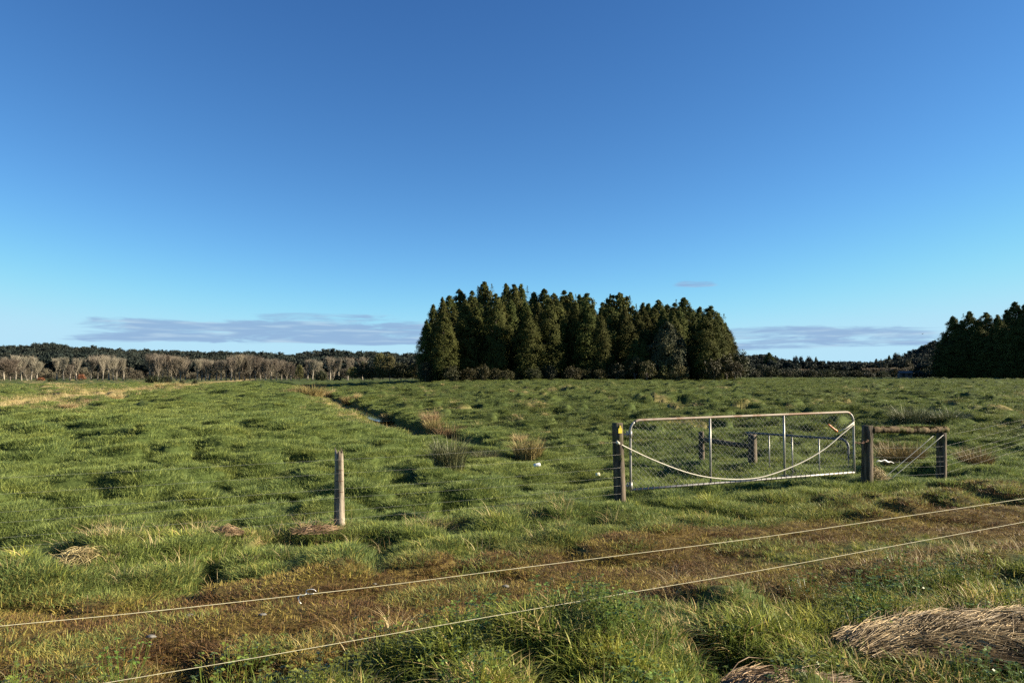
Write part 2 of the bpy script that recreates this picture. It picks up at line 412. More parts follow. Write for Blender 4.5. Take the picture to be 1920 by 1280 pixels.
def brown_zone(u, v):
    """worn vehicle track: 1 on the brown wheel strips"""
    e = .28 * perlin(u * .55, v * .6, 21) + .18 * perlin(u * 1.9, v * 1.9, 22)
    b = smooth(4.6, 5.1, v + e) * (1 - smooth(7.0, 7.65, v + e))
    mid = smooth(4.2, 5.4, u) * np.exp(-((v - 6.05 + .6 * e) / .28) ** 2) * (1 - smooth(7.6, 8.6, u))
    wide = smooth(6.5, 9, u) * smooth(6.6, 7.0, v) * (1 - smooth(8.2, 8.9, v + e)) * .75
    return np.clip(np.maximum(b * (1 - .85 * mid), wide), 0, 1)
def dry_zone(x, y):
    """tan, dead grass: swale beyond the left hump, drain edge, far left field, verge lip"""
    u, v = uv_of(x, y); w = drain_w(x, y); r = np.hypot(x, y)
    n = perlin(x / 2.6, y / 2.6, 31); n2 = perlin(x / 7.0, y / 9.0, 32)
    d = np.exp(-((w + 21.5 + 2 * n2) / 4.2) ** 2) * smooth(24, 34, y) * (1.0 + .5 * n)
    d = np.maximum(d, smooth(.25, .6, n2 + .35 * n) * (1 - smooth(-30, -24, w)) * smooth(30, 45, y) * .7)
    d = np.maximum(d, np.exp(-((w + 1.9) / 1.3) ** 2) * smooth(40, 60, y) * (1 - smooth(105, 130, y)) * .75)
    d = np.maximum(d, np.exp(-((w + 2.0) / 1.2) ** 2) * smooth(20, 28, y) * (1 - smooth(70, 90, y)) * (.35 + .7 * n))
    d = np.maximum(d, np.exp(-((v - 9.1) / .20) ** 2) * (1 - smooth(4.4, 5.6, u)) * (.45 + .8 * n))
    d = np.maximum(d, smooth(.34, .62, n + .3 * n2) * smooth(1.0, 4, w) * smooth(18, 26, y) * (1 - smooth(75, 120, y)) * .42)
    return np.clip(d, 0, 1)
mb = MB(); mb.add(Vg, [Fg, Fc])
t = NT('pasture_ground'); p = t.pos()
br = t.attr('brown'); dr = t.attr('dryness')
n1 = t.noise(p, 1.1, 5.0, .6); n2 = t.noise(p, 9.0, 5.0, .65); n3 = t.noise(p, .05, 3.0)
g = t.mix(t.step(n1, .35, .65), (.038, .056, .016), (.062, .084, .022))
g = t.mix(t.math('MULTIPLY', t.step(n3, .45, .65), .5), g, (.06, .072, .020))
b = t.mix(t.step(n2, .38, .62), (.050, .034, .014), (.135, .098, .030))
c = t.mix(br, g, b); c = t.mix(dr, c, t.mix(n2, (.30, .22, .10), (.42, .32, .15)))
M['ground'] = t.done(t.bsdf(c, .95, .1, bump=n2, bstr=.8, bdist=.03))
pasture = mb.build('pasture_ground', M['ground'])
me = pasture.data
for nm, vals in (('brown', brown_zone(gu, gv) * (gr < 60)), ('dryness', dry_zone(Vg[:, 0], Vg[:, 1]))):
    at = me.attributes.new(nm, 'FLOAT', 'POINT'); at.data.foreach_set('value', vals.astype(np.float32))
tag(pasture, 'hummocky green pasture running back to the treeline', 'pasture', kind='structure')

# water lying in the drain
mb = MB()
ys = np.linspace(39, 55, 60); xc = 6.0 - .32 * ys
hw = .10 + .45 * perlin(ys / 4, ys * 0, 41)
L = np.stack([xc - hw - .5, ys, np.full_like(ys, 0)], -1); Q = np.stack([xc + hw + .3, ys, np.full_like(ys, 0)], -1)
zb = H0(xc, ys) + .20; L[:, 2] = zb; Q[:, 2] = zb
k = np.arange(len(ys) - 1) * 2
mb.add(np.stack([L, Q], 1).reshape(-1, 3), np.stack([k, k + 1, k + 3, k + 2], -1))
t = NT('drain_water')
M['water'] = t.done(t.bsdf((.03, .035, .03), .06, .6, bump=t.noise(t.pos(), 6.0, 2.0), bstr=.05))
tag(mb.build('drain_water', M['water']), 'still water lying in the drain', 'water', kind='structure')

# ------------------------------------------------------------------ grass (stuff: blades nobody could count)
def blades(r, n, rad, h0, h1, wid, lean, seg=4):
    ang = r.uniform(0, 2 * math.pi, n); rr = rad * np.sqrt(r.uniform(0, 1, n))
    base = np.stack([rr * np.cos(ang), rr * np.sin(ang), np.full(n, -.02)], -1)
    da = ang + r.normal(0, .9, n); d = np.stack([np.cos(da), np.sin(da), 0 * da], -1)
    h = r.uniform(h0, h1, n); ln = np.abs(r.normal(lean, lean * .5, n)); tt = np.linspace(0, 1, seg)
    P = base[:, None] + d[:, None] * (ln * h)[:, None, None] * (tt ** 1.8)[None, :, None]
    up = h[:, None] * (tt[None] - .34 * np.minimum(ln, 1.7)[:, None] * tt[None] ** 2.4)
    P[:, :, 2] += up
    wv = wid * r.uniform(.7, 1.3, n)[:, None] * (1 - .75 * tt[None] ** 1.6)
    sa = da + math.pi / 2 + r.normal(0, .7, n); side = np.stack([np.cos(sa), np.sin(sa), 0 * sa], -1)
    return P, wv, side

LIB = {}
def tuft_lib(key, mat, count, **kw):
    c = bpy.data.collections.new(key)
    for i in range(count):
        r = np.random.default_rng(100 + i + 17 * len(LIB)); mb = MB()
        P, wv, sd = blades(r, **kw); mb.ribbons(P, wv, sd, r.uniform(0, 1, len(P)))
        c.objects.link(bpy.data.objects.new('tuft', mb.mesh('tuft', mat)))
    LIB[key] = c
tuft_lib('lush_tufts', M['lush'], 5, n=60, rad=.15, h0=.03, h1=.10, wid=.0058, lean=1.0)
tuft_lib('short_tufts', M['short'], 4, n=40, rad=.12, h0=.015, h1=.060, wid=.0065, lean=1.1)
tuft_lib('verge_tufts', M['verge'], 6, n=36, rad=.13, h0=.06, h1=.23, wid=.0105, lean=.85, seg=5)
tuft_lib('dry_tufts', M['dry'], 4, n=26, rad=.12, h0=.10, h1=.34, wid=.0040, lean=.8, seg=5)
c = bpy.data.collections.new('weed_plants')
for i in range(4):
    r = np.random.default_rng(300 + i); mb = MB(); n = 26
    a = r.uniform(0, 6.28, n); q = .13 * np.sqrt(r.uniform(0, 1, n)); hh = r.uniform(.05, .16, n)
    C = np.stack([q * np.cos(a), q * np.sin(a), hh], -1)
    for k in range(3):
        th = a + k * 2.09; off = np.stack([np.cos(th), np.sin(th), 0 * th], -1) * .0095
        mb.leaves(C + off, np.stack([r.normal(0, .35, n), r.normal(0, .35, n), np.ones(n)], -1), .019, r, r.uniform(0, 1, n), .8)
    Pst = np.stack([C * [.6, .6, 0], C * [.9, .9, .6], C], 1); mb.tubes(Pst, .0012, 3)
    c.objects.link(bpy.data.objects.new('weed', mb.mesh('weed', M['weed'])))
LIB['weed_plants'] = c

def scatter(name, key, X, Y, scale, dry, label, cat, sink=0.0, Z=None, zs=None, dull=0.0):
    n = len(X); r = np.random.default_rng(len(X) + len(key))
    Zz = (H(X, Y) if Z is None else Z) - sink
    me = bpy.data.meshes.new(name)
    me.vertices.add(n); me.vertices.foreach_set('co', np.stack([X, Y, Zz], -1).astype(np.float32).ravel())
    nv = len(LIB[key].objects)
    for nm, v in (('scl', scale), ('zscl', scale if zs is None else zs), ('dry', dry), ('dull', dull), ('rot', r.uniform(0, 6.283, n)), ('pick', r.integers(0, nv, n).astype(float))):
        a = me.attributes.new(nm, 'FLOAT', 'POINT'); a.data.foreach_set('value', np.broadcast_to(v, (n,)).astype(np.float32))
    o = bpy.data.objects.new(name, me); COL.objects.link(o)
    ng = bpy.data.node_groups.new(name, 'GeometryNodeTree')
    ng.interface.new_socket('Geometry', in_out='INPUT', socket_type='NodeSocketGeometry')
    ng.interface.new_socket('Geometry', in_out='OUTPUT', socket_type='NodeSocketGeometry')
    N, Lk = ng.nodes, ng.links
    gi, go = N.new('NodeGroupInput'), N.new('NodeGroupOutput')
    ins = N.new('GeometryNodeInstanceOnPoints'); ci = N.new('GeometryNodeCollectionInfo')
    ci.inputs['Collection'].default_value = LIB[key]
    ci.inputs['Separate Children'].default_value = True; ci.inputs['Reset Children'].default_value = True
    def at(nm, typ='FLOAT'):
        q = N.new('GeometryNodeInputNamedAttribute'); q.data_type = typ; q.inputs['Name'].default_value = nm; return q.outputs['Attribute']
    rc = N.new('ShaderNodeCombineXYZ'); Lk.new(at('rot'), rc.inputs[2])
    sc = N.new('ShaderNodeCombineXYZ')
    s_ = at('scl'); Lk.new(s_, sc.inputs[0]); Lk.new(s_, sc.inputs[1]); Lk.new(at('zscl'), sc.inputs[2])
    Lk.new(gi.outputs[0], ins.inputs['Points']); Lk.new(ci.outputs[0], ins.inputs['Instance'])
    ins.inputs['Pick Instance'].default_value = True
    Lk.new(at('pick', 'INT'), ins.inputs['Instance Index'])
    Lk.new(rc.outputs[0], ins.inputs['Rotation']); Lk.new(sc.outputs[0], ins.inputs['Scale'])
    Lk.new(ins.outputs[0], go.inputs[0])
    md = o.modifiers.new('scatter', 'NODES'); md.node_group = ng
    tag(o, label, cat, kind='stuff'); return o

def spots(n, r0, r1, p, half=40.0):
    """points in the view's fan, density per square metre falling as r^-p"""
    q = rng.uniform(0, 1, n); e = 2 - p
    r = (r0 ** e + q * (r1 ** e - r0 ** e)) ** (1 / e) if abs(e) > 1e-6 else r0 * (r1 / r0) ** q
    a = np.radians(rng.uniform(-half, half, n)); return r * np.sin(a), r * np.cos(a), r

# lush paddock grass
X, Y, r = spots(275000, 2.6, 190.0, 1.45, 46.0)
u, v = uv_of(X, Y); w = drain_w(X, Y); bz = brown_zone(u, v)
keep = (v > 4.8) & (rng.uniform(0, 1, len(X)) > np.minimum(bz * 1.1 + (v < 6.6) * .97, 1) * (1.0 - .18 * smooth(.18, .45, perlin(X / .8, Y / .6, 58))))
keep &= ~((np.abs(w + .3) < .8) & (Y > 23) & (Y < 170) & (rng.uniform(0, 1, len(X)) < .8))
dz = dry_zone(X, Y); keep &= rng.uniform(0, 1, len(X)) > dz * .75
X, Y, r, v, dz, u = X[keep], Y[keep], r[keep], v[keep], dz[keep], u[keep]
clump = .5 + .5 * perlin(X / .7, Y / .7, 51) + .35 * perlin(X / 2.2, Y / 2.2, 52)
sc = (.75 + .65 * np.clip(clump, 0, 1.2)) * np.where(r < 14, 1.0, (r / 14.0) ** .55)
zs = np.minimum(sc, (.75 + .65 * np.clip(clump, 0, 1.2)) * np.where(r < 14, 1.0, (r / 14.0) ** .22))
yel = np.clip(.06 * perlin(X / 1.5, Y / 1.5, 53) + (.45 + .5 * perlin(X / .8, Y / .8, 54)) * (1 - smooth(7.1, 8.3 + .5 * smooth(3, 6, u), v)) + dz * .6, 0, 1)
scatter('grass', 'lush_tufts', X, Y, sc, yel, 'short green grass covering the hummocky paddock', 'grass', zs=zs, dull=np.clip(smooth(.5, 3.0, drain_w(X, Y)) * smooth(11, 16, v) * (.8 + .5 * perlin(X / 9, Y / 9, 57)), 0, 1))
# rough verge grass nearest the viewer
X, Y, r = spots(17500, 2.2, 13.0, 1.0, 66.0)
u, v = uv_of(X, Y); bz = brown_zone(u, v)
keep = ((v < 5.45) | ((v > 7.6) & (v < 9.15) & (rng.uniform(0, 1, len(X)) < .22)) | ((u > 4.6) & (u < 8) & (np.abs(v - 6.05) < .22))) & (rng.uniform(0, 1, len(X)) > bz * .97)
hx, hy, _ = ground(1448, 1322); keep &= np.hypot((X - hx) / .42, (Y - hy) / .26) > 1
ha, hb = np.array(ground(1660, 1230)[:2]), np.array(ground(2100, 1182)[:2]); hd = (hb - ha) / np.linalg.norm(hb - ha)
along = (X - ha[0]) * hd[0] + (Y - ha[1]) * hd[1]; across = np.abs(-(X - ha[0]) * hd[1] + (Y - ha[1]) * hd[0])
keep &= ~((along > 0) & (across < .27))
X, Y, u, v = X[keep], Y[keep], u[keep], v[keep]
cl = np.clip(.55 + .6 * perlin(X / .6, Y / .6, 61) + .45 * perlin(X / 1.7, Y / 1.7, 62), .15, 1.4)
sc = .55 + .62 * cl
yel = np.clip(.02 + .45 * perlin(X / .9, Y / .9, 63), 0, .7) * np.where(v > 7, .3, 1)
sc = np.where(v < 6.5, sc * (.34 + .66 * (1 - smooth(4.0, 5.2, v))), sc)
scatter('verge_grass', 'verge_tufts', X, Y, sc * np.where(v > 7, .7, 1), yel, 'long rough tussocky grass along the near verge', 'grass')
# worn, browned grass on the track
X, Y, r = spots(64000, 3.0, 16.0, 1.0, 58.0)
u, v = uv_of(X, Y); keep = rng.uniform(0, 1, len(X)) < brown_zone(u, v) * .95 + .10 * ((v > 5) & (v < 9))
X, Y = X[keep], Y[keep]
scatter('track_grass', 'short_tufts', X, Y, rng.uniform(.6, 1.35, len(X)), np.clip(.36 + 1.0 * perlin(X / .22, Y / .22, 71) + .9 * perlin(X / 1.1, Y / .8, 72), 0, 1),
        'short browned grass on the worn vehicle track', 'grass')
# dead grass
X, Y, r = spots(60000, 3.0, 190.0, 1.4)
dz = dry_zone(X, Y); keep = rng.uniform(0, 1, len(X)) < dz * .8
X, Y, r = X[keep], Y[keep], r[keep]
scatter('dry_grass', 'dry_tufts', X, Y, np.where(r < 14, .9, .9 * (r / 14.0) ** .5), rng.uniform(0, .6, len(X)), 'tan dead grass in the swale and along the drain and fence lip', 'dry grass',
        zs=np.where(r < 14, .8, .8 * (r / 14.0) ** .15) * (1 + .8 * (drain_w(X, Y) < -15)))
# scattered dead stalks in the verge
X, Y, r = spots(420, 2.4, 10.0, 1.0, 42.0)
u, v = uv_of(X, Y); keep = (v < 5.4) | ((v > 7.6) & (v < 9.2))
X, Y = X[keep], Y[keep]
scatter('dead_stalks', 'dry_tufts', X, Y, rng.uniform(.5, 1.0, len(X)), .3, 'thin dead stalks among the verge grass', 'dry grass')
# clover and buttercup
X, Y, r = spots(1100, 2.3, 8.0, 1.0, 42.0)
u, v = uv_of(X, Y); keep = (v < 5.2) & (perlin(X / .8, Y / .8, 81) > .02)
X, Y = X[keep], Y[keep]
scatter('clover', 'weed_plants', X, Y, rng.uniform(.8, 1.5, len(X)), 0, 'low broad-leaved clover among the verge grass', 'clover', sink=-.03)

# ------------------------------------------------------------------ trees
ORD = 'first second third fourth fifth sixth seventh eighth ninth tenth eleventh twelfth thirteenth fourteenth fifteenth sixteenth seventeenth eighteenth nineteenth twentieth'.split()
def ordinal(i):
    return ORD[i] if i < 20 else ('twenty-' + ORD[i - 20] if i < 29 else ('thirtieth' if i == 29 else 'thirty-' + ORD[i - 30]))

def crown_clumps(r, C, cs, n, leaf, flat=.75, droop=.25, outw=.6):
    """n leaves round each clump centre"""
    K = len(C); off = r.normal(0, .45, (K, n, 3)); off[..., 2] *= flat
    off *= np.asarray(cs).reshape(-1, 1, 1)
    off[..., 2] -= droop * (off[..., 0] ** 2 + off[..., 1] ** 2)
    P = C[:, None] + off
    out = C.copy(); out[:, 2] = 0; out /= np.linalg.norm(out, axis=1)[:, None] + 1e-6
    Nn = r.normal(0, 1, (K, n, 3)) * .75 + out[:, None] * outw + np.array([0, 0, .35])
    return P.reshape(-1, 3), Nn.reshape(-1, 3), leaf * r.uniform(.6, 1.3, K * n), np.repeat(r.uniform(0, 1, K), n) * .7 + r.uniform(0, .3, K * n)

def conifer(seed, mat, h=28.0, rad=3.6, base=.05, power=.8, K=215, leaf=.39, tops=1):
    r = np.random.default_rng(seed); mb = MB()
    tt = np.sort(1 - r.uniform(0, 1, K * 3) ** 1.15)
    prof = lambda t: np.minimum(1, ((1 - t) / .42 + .01) ** power) * (.78 + .22 * smooth(0, .2, t))
    tt = tt[r.uniform(0, 1, len(tt)) < prof(tt) * .8 + .2]; tt = np.sort(r.permutation(tt)[:K * 2])
    K = len(tt); a = r.uniform(0, 2 * math.pi, K)
    lob = 1 + .16 * np.sin(a * 3 + tt * 9 + seed) + .12 * np.sin(a * 5 - tt * 14)
    rr = rad * prof(tt) * lob * np.where(r.uniform(0, 1, K) < .78, r.uniform(.72, 1.05, K), r.uniform(.2, .7, K))
    z = h * (base + (1 - base) * tt)
    C = np.stack([rr * np.cos(a), rr * np.sin(a), z], -1)
    cs = np.interp(tt, [0, .8, 1], [1.35, .95, .38]) * r.uniform(.75, 1.25, K)
    P, Nn, sz, va = crown_clumps(r, C, cs, 74, leaf, .95, .35, outw=1.3)
    mb.leaves(P, Nn, sz, r, va)
    for k in range(tops):                       # narrow leading shoots
        cx, cy = (0, 0) if tops == 1 else (rad * .55 * math.cos(k * 2.1), rad * .55 * math.sin(k * 2.1))
        zt = h * (1 - .05 * (tops > 1) * r.uniform(0, 1))
        q = r.uniform(0, 1, 70); C2 = np.stack([cx + r.normal(0, .42, 70) * (1.05 - q), cy + r.normal(0, .42, 70) * (1.05 - q), zt - 2.6 + q * 2.9], -1)
        mb.leaves(C2, r.normal(0, 1, (70, 3)), leaf * .8, r, r.uniform(0, 1, 70))
    tb = MB()
    zz = np.linspace(-.4, h * .95, 9); tb.tube(np.stack([.12 * np.sin(zz / 4 + seed), .12 * np.cos(zz / 5), zz], -1), np.linspace(.36, .05, 9), 8)
    nb = 26; ab = r.uniform(0, 6.28, nb); zb = h * r.uniform(.08, .9, nb); lb = rad * .8 * prof(zb / h)
    P0 = np.stack([0 * ab, 0 * ab, zb], -1); d = np.stack([np.cos(ab), np.sin(ab), .25 + 0 * ab], -1)
    tb.tubes(np.stack([P0, P0 + d * lb[:, None] * .5, P0 + d * lb[:, None]], 1), np.array([[.09, .06, .02]]), 4)
    return mb.mesh('crown', mat), tb.mesh('trunk', M['bark'])

def broadleaf(seed, mat, h=9.0, rad=3.5, K=80, n=50, leaf=.5, base=.12, barkm='bark', low=False):
    """rounded bushy crown on short branching stems"""
    r = np.random.default_rng(seed); mb = MB()
    a = r.uniform(0, 6.283, K); ct = r.uniform(-.75 if low else -.55, 1, K); st = np.sqrt(1 - ct ** 2)
    q = r.uniform(.45, 1.0, K) ** .6 * (1 + .2 * np.sin(3 * a + seed) * st)
    C = np.stack([rad * q * st * np.cos(a), rad * q * st * np.sin(a), h * (.5 + base / 2) + h * (.5 - base / 2) * q * ct * .92], -1)
    P, Nn, sz, va = crown_clumps(r, C, rad * .33 * r.uniform(.7, 1.3, K), n, leaf, .8, .08, .5)
    P[:, 2] = np.maximum(P[:, 2], .05)
    mb.leaves(P, Nn, sz, r, va)
    tb = MB()
    tb.tube(np.array([[0, 0, -.3], [.05, 0, h * .2], [0, .1, h * .45], [.1, 0, h * .7]]), [.05 * rad + .05, .045 * rad + .03, .03 * rad, .02], 7)
    nb = 9; ab = r.uniform(0, 6.28, nb); P0 = np.stack([0 * ab, 0 * ab, h * r.uniform(.1, .4, nb)], -1)
    d = np.stack([np.cos(ab) * rad * .75, np.sin(ab) * rad * .75, h * r.uniform(.2, .45, nb)], -1)
    tb.tubes(np.stack([P0, P0 + d * .5 + [0, 0, .05 * h], P0 + d], 1), np.array([[.03, .02, .008]]) * rad, 5)
    return mb.mesh('crown', mat), tb.mesh('trunk', M[barkm])

def bare_tree(seed, h=12.0, rad=2.4, clear=.38, nl=9, nt=34, spread=.35, twig='twig', bark='poplar', tw=.05, lean=0.0):
    """leafless poplar: pale stem, rising limbs, fans of fine twigs"""
    r = np.random.default_rng(seed); tb = MB(); cb = MB()
    zz = np.linspace(-.3, h * .9, 8)
    tr = np.stack([.10 * np.sin(zz * .5 + seed) + lean * zz, .10 * np.cos(zz * .4 + seed), zz], -1)
    tb.tube(tr, np.linspace(.21, .04, 8) * h / 12, 7)
    ends = []
    for i in range(nl):
        z0 = h * r.uniform(clear, .78); a = r.uniform(0, 6.283); L = (h - z0) * r.uniform(.75, 1.05)
        out = rad * r.uniform(.15, 1.0) * min(1, L / (h * .45))
        q = np.linspace(0, 1, 5)[:, None]
        x0 = np.array([np.interp(z0, zz, tr[:, 0]), np.interp(z0, zz, tr[:, 1]), z0])
        P = x0 + np.concatenate([np.cos(a) * out * q ** .7, np.sin(a) * out * q ** .7, L * q ** (1 + spread * .3)], 1)
        tb.tube(P, np.linspace(.052, .015, 5) * h / 12, 5)
        n = nt; s = r.uniform(.12, 1, n); B0 = np.stack([np.interp(s, q[:, 0], P[:, k]) for k in range(3)], -1)
        b = r.uniform(0, 6.283, n); ln = h * .16 * r.uniform(.5, 1.2, n) * (1.15 - .4 * s)
        d = np.stack([np.cos(b) * spread * 1.5, np.sin(b) * spread * 1.5, np.full(n, .85)], -1)
        Q = np.stack([B0, B0 + d * ln[:, None] * .5, B0 + (d + [0, 0, .25]) * ln[:, None]], 1)
        cb.tubes(Q, tw * np.array([[1, .7, .3]]), 3, r.uniform(0, 1, n)); ends.append(Q[:, 1])
    E = np.concatenate(ends); n = len(E); b = r.uniform(0, 6.283, n); ln = h * .085 * r.uniform(.5, 1.3, n)
    d = np.stack([np.cos(b) * spread * 2, np.sin(b) * spread * 2, np.full(n, .75)], -1)
    cb.tubes(np.stack([E, E + d * ln[:, None] * .5, E + (d + [0, 0, .2]) * ln[:, None]], 1), tw * .6 * np.array([[1, .7, .3]]), 3, r.uniform(0, 1, n))
    n = 110; s = r.uniform(.10, .95, n); B0 = np.stack([np.interp(s * h * .9, zz, tr[:, k]) for k in range(3)], -1); b = r.uniform(0, 6.283, n)
    d = np.stack([np.cos(b) * .6, np.sin(b) * .6, np.full(n, .6)], -1) * (h * .13) * r.uniform(.4, 1.2, n)[:, None]
    cb.tubes(np.stack([B0, B0 + d * .5, B0 + d], 1), tw * .7 * np.array([[1, .7, .3]]), 3, r.uniform(0, 1, n))
    return cb.mesh('crown', M[twig]), tb.mesh('trunk', M[bark])

def plant(name, meshes, loc, sc, label, cat, group=None, rz=None, tilt=0.0):
    """a thing with crown and trunk; its parts share the mesh of their kind"""
    o = empty(name, loc, label, cat, group, random.uniform(0, 6.28) if rz is None else rz, sc)
    if tilt: o.rotation_euler[1] = tilt
    for me_, nm in zip(meshes, ('crown', 'trunk')):
        c_ = bpy.data.objects.new(nm, me_); COL.objects.link(c_); c_.parent = o
    return o

KAHI = [conifer(11 + i, M['kahi'], power=(.8, .65, .95, .72, .88, .6, 1.0, .78)[i], K=(215, 190, 230, 205)[i % 4], tops=2 if i in (3, 6) else 1, base=(.05, .1, .04, .07)[i % 4]) for i in range(8)]
KROUND = conifer(31, M['kahi'], 28, 6.2, .06, .45, 260, .55, 5)
KGREY = conifer(33, M['kahi2'], 20, 5.2, .05, .85, 240, .5, 1)
SHRUB = [broadleaf(41 + i, M['shrub'], 5.0, 2.4, 60, 46, .34, .02, low=True) for i in range(3)]
BUSH = [broadleaf(51 + i, M['bush'], 6.0, 3.2, 70, 46, .42, .02, low=True) for i in range(3)]
OLIVE = [broadleaf(61 + i, M['olive'], 9.0, 3.4, 80, 46, .5, .06, low=True) for i in range(3)]
DARKT = [broadleaf(71 + i, M['forest'], 14.0, 4.2, 70, 40, .8, .25) for i in range(4)]

EXT = {}
def extent(me_):
    if me_.name not in EXT:
        a_ = np.empty(len(me_.vertices) * 3, np.float32); me_.vertices.foreach_get('co', a_); a_ = a_.reshape(-1, 3)
        EXT[me_.name] = (float(np.quantile(a_[:, 2], .998)), float(np.quantile(np.hypot(a_[:, 0], a_[:, 1]), .96)))
    return EXT[me_.name]
def stand(px, ptop, y, meshes, mh, mr, name, label, cat, group, wpx=None):
    """a tree whose top shows at (px, ptop) when it stands at depth y"""
    x = col_x(px, y); z = Hs(x, y) - .15
    top = CAM_H + (HORIZON - ptop) / FPX * y
    if meshes[0].name.split('.')[0] == 'crown' and mh < 20: mh, mr = extent(meshes[0])
    s = (top - z) / mh
    w_ = s if wpx is None else (wpx / FPX * y) / (2 * mr)
    return plant(name, meshes, (x, y, z), (w_, w_, s), label, cat, group)

grove_back = [(842, 552, 40), (862, 541, 42), (885, 544, 40), (908, 527, 44), (949, 530, 40), (964, 532, 36), (977, 531, 38), (1001, 547, 40), (1021, 539, 44), (1039, 549, 36),
              (1058, 543, 42), (1070, 547, 36), (1087, 551, 38), (1101, 549, 42), (1206, 566, 36), (1217, 568, 34), (1235, 560, 40), (1252, 570, 36), (1266, 567, 38),
              (1283, 557, 44), (1313, 574, 40), (1333, 573, 42), (1348, 586, 36), (1360, 605, 32), (1367, 622, 26)]
for i, (px, pt, wd) in enumerate(grove_back):
    lab = 'tall dark conifer in the back row of the grove, %s from its left end' % ordinal(i)
    if pt == 527: lab = 'tallest dark conifer of the grove, its pointed top above all others'
    if i == len(grove_back) - 1: lab = 'small conifer in the back row at the right end of the grove'
    stand(px, pt, 170 + 7 * math.sin(i * 2.3), KAHI[i % 8], 28.4, 3.7, 'conifer', lab, 'tree', 'conifers in the dark grove', wd * 1.28)
mid = [(850, 575, 44), (868, 566, 44), (900, 568, 46), (916, 562, 44), (938, 566, 44), (957, 560, 44), (985, 566, 46), (1010, 566, 46), (1046, 560, 44), (1080, 566, 44), (1112, 572, 44), (1130, 566, 44), (1150, 580, 46), (1172, 578, 46), (1194, 584, 44),
       (1210, 580, 42), (1226, 576, 44), (1244, 580, 44), (1262, 582, 44), (1275, 574, 44), (1296, 578, 46), (1311, 586, 44), (1330, 584, 46), (1352, 604, 38)]
for i, (px, pt, wd) in enumerate(mid):
    stand(px, pt, 158 + 4 * math.sin(i * 1.3), KAHI[(i * 3 + 1) % 8], 28.4, 3.7, 'conifer', 'tall dark conifer in the crowded middle row of the grove, %s from its left end' % ordinal(i), 'tree', 'conifers in the dark grove', wd)
stand(1159, 548, 166, KROUND, 28.4, 6.4, 'conifer', 'broad conifer with a rounded top of many tips in mid grove', 'tree', 'conifers in the dark grove', 84)
grove_front = [(799, 600, 34), (812, 570, 38), (832, 584, 44), (829, 556, 36), (872, 560, 50), (930, 550, 46), (893, 575, 40), (955, 588, 40), (990, 582, 50), (922, 622, 36), (976, 610, 40),
               (1030, 560, 52), (1056, 575, 46), (1100, 570, 48), (1142, 571, 46), (1127, 590, 36), (1178, 614, 34), (1192, 634, 40), (1207, 634, 26), (1285, 590, 44), (1322, 590, 48), (1342, 602, 40), (1302, 610, 36)]
grove_front.sort()
for i, (px, pt, wd) in enumerate(grove_front):
    lab = 'conifer in the front row of the grove, %s from its left end' % ordinal(i)
    if i == 0: lab = 'leftmost conifer of the grove, its shaded left side against the sky'
    yy = 149 + 7 * math.sin(i * 1.7) + (-3 if px < 900 else 4)
    stand(px, pt, yy, KAHI[(i * 5 + 2) % 8], 28.4, 3.7, 'conifer', lab, 'tree', 'conifers in the dark grove', wd)
stand(1252, 602, 147, KGREY, 20.4, 5.4, 'conifer', 'greyish broad conical conifer standing forward in the right half of the grove', 'tree', 'conifers in the dark grove', 66)
under = [(798, 676, 26, 'b'), (815, 690, 30, 'b'), (845, 684, 34, 'b'), (880, 689, 34, 's'), (905, 682, 30, 's'), (931, 690, 24, 's'), (950, 693, 30, 's'), (972, 694, 22, 'o'), (1000, 690, 30, 'b'),
         (1030, 684, 34, 'b'), (1072, 686, 36, 's'), (1100, 690, 34, 's'), (1124, 692, 26, 's'), (1155, 680, 34, 'b'), (1190, 668, 38, 's'), (1213, 676, 34, 's'), (1245, 678, 40, 'o'), (1272, 684, 34, 'o'),
         (1315, 690, 26, 's'), (1338, 672, 34, 's'), (1362, 664, 40, 's'), (1378, 678, 34, 's')]
nb_ = {'s': 0, 'b': 0, 'o': 0}
for i, (px, pt, wd, kd) in enumerate(under):
    ms, mh, mr = {'s': (SHRUB, 5.0, 2.5), 'b': (BUSH, 6.0, 3.3), 'o': (OLIVE, 9.0, 3.6)}[kd]
    word = {'s': 'brownish green', 'b': 'dark', 'o': 'olive green'}[kd]
    stand(px, pt, 139 + 3 * math.sin(i * 2.9) + (0 if px < 960 else 4), ms[i % 3], mh, mr, 'shrub', '%s shrub at the foot of the grove, %s %s one from the left' % (word, ordinal(nb_[kd]), word), 'shrub', 'shrubs under the grove', wd)
    nb_[kd] += 1
stand(1388, 655, 152, BUSH[1], 6.0, 3.3, 'shrub', 'tall dark rounded bush at the right end of the grove', 'shrub', 'shrubs under the grove', 36)

# the shaded block of conifers on the right; it runs on to the right outside the picture
blk = [(1776, 622, 36), (1789, 592, 40), (1804, 600, 36), (1820, 583, 44), (1836, 598, 38), (1851, 585, 42), (1873, 589, 42), (1890, 580, 40), (1906, 564, 48), (1925, 570, 46)]
for i, (px, pt, wd) in enumerate(blk):
    lab = 'black shaded conifer in the right-hand block, %s from its left edge' % ordinal(i)
    if pt == 564: lab = 'tallest black conifer of the right-hand block, beside the picture edge'
    stand(px, pt, 238 - 2 * i, KAHI[i % 8], 28.4, 3.7, 'conifer', lab, 'tree', 'conifers in the right-hand block', wd)
for i in range(12):
    px = 1772 + i * 13; y = 226 - 2.2 * i
    stand(px, 640 - 4 * i + 9 * math.sin(i * 2.2), y, KAHI[(i + 3) % 8], 28.4, 3.7, 'conifer', 'lower black conifer along the front of the right-hand block, %s from its left edge' % ordinal(i), 'tree', 'conifers in the right-hand block', 44)
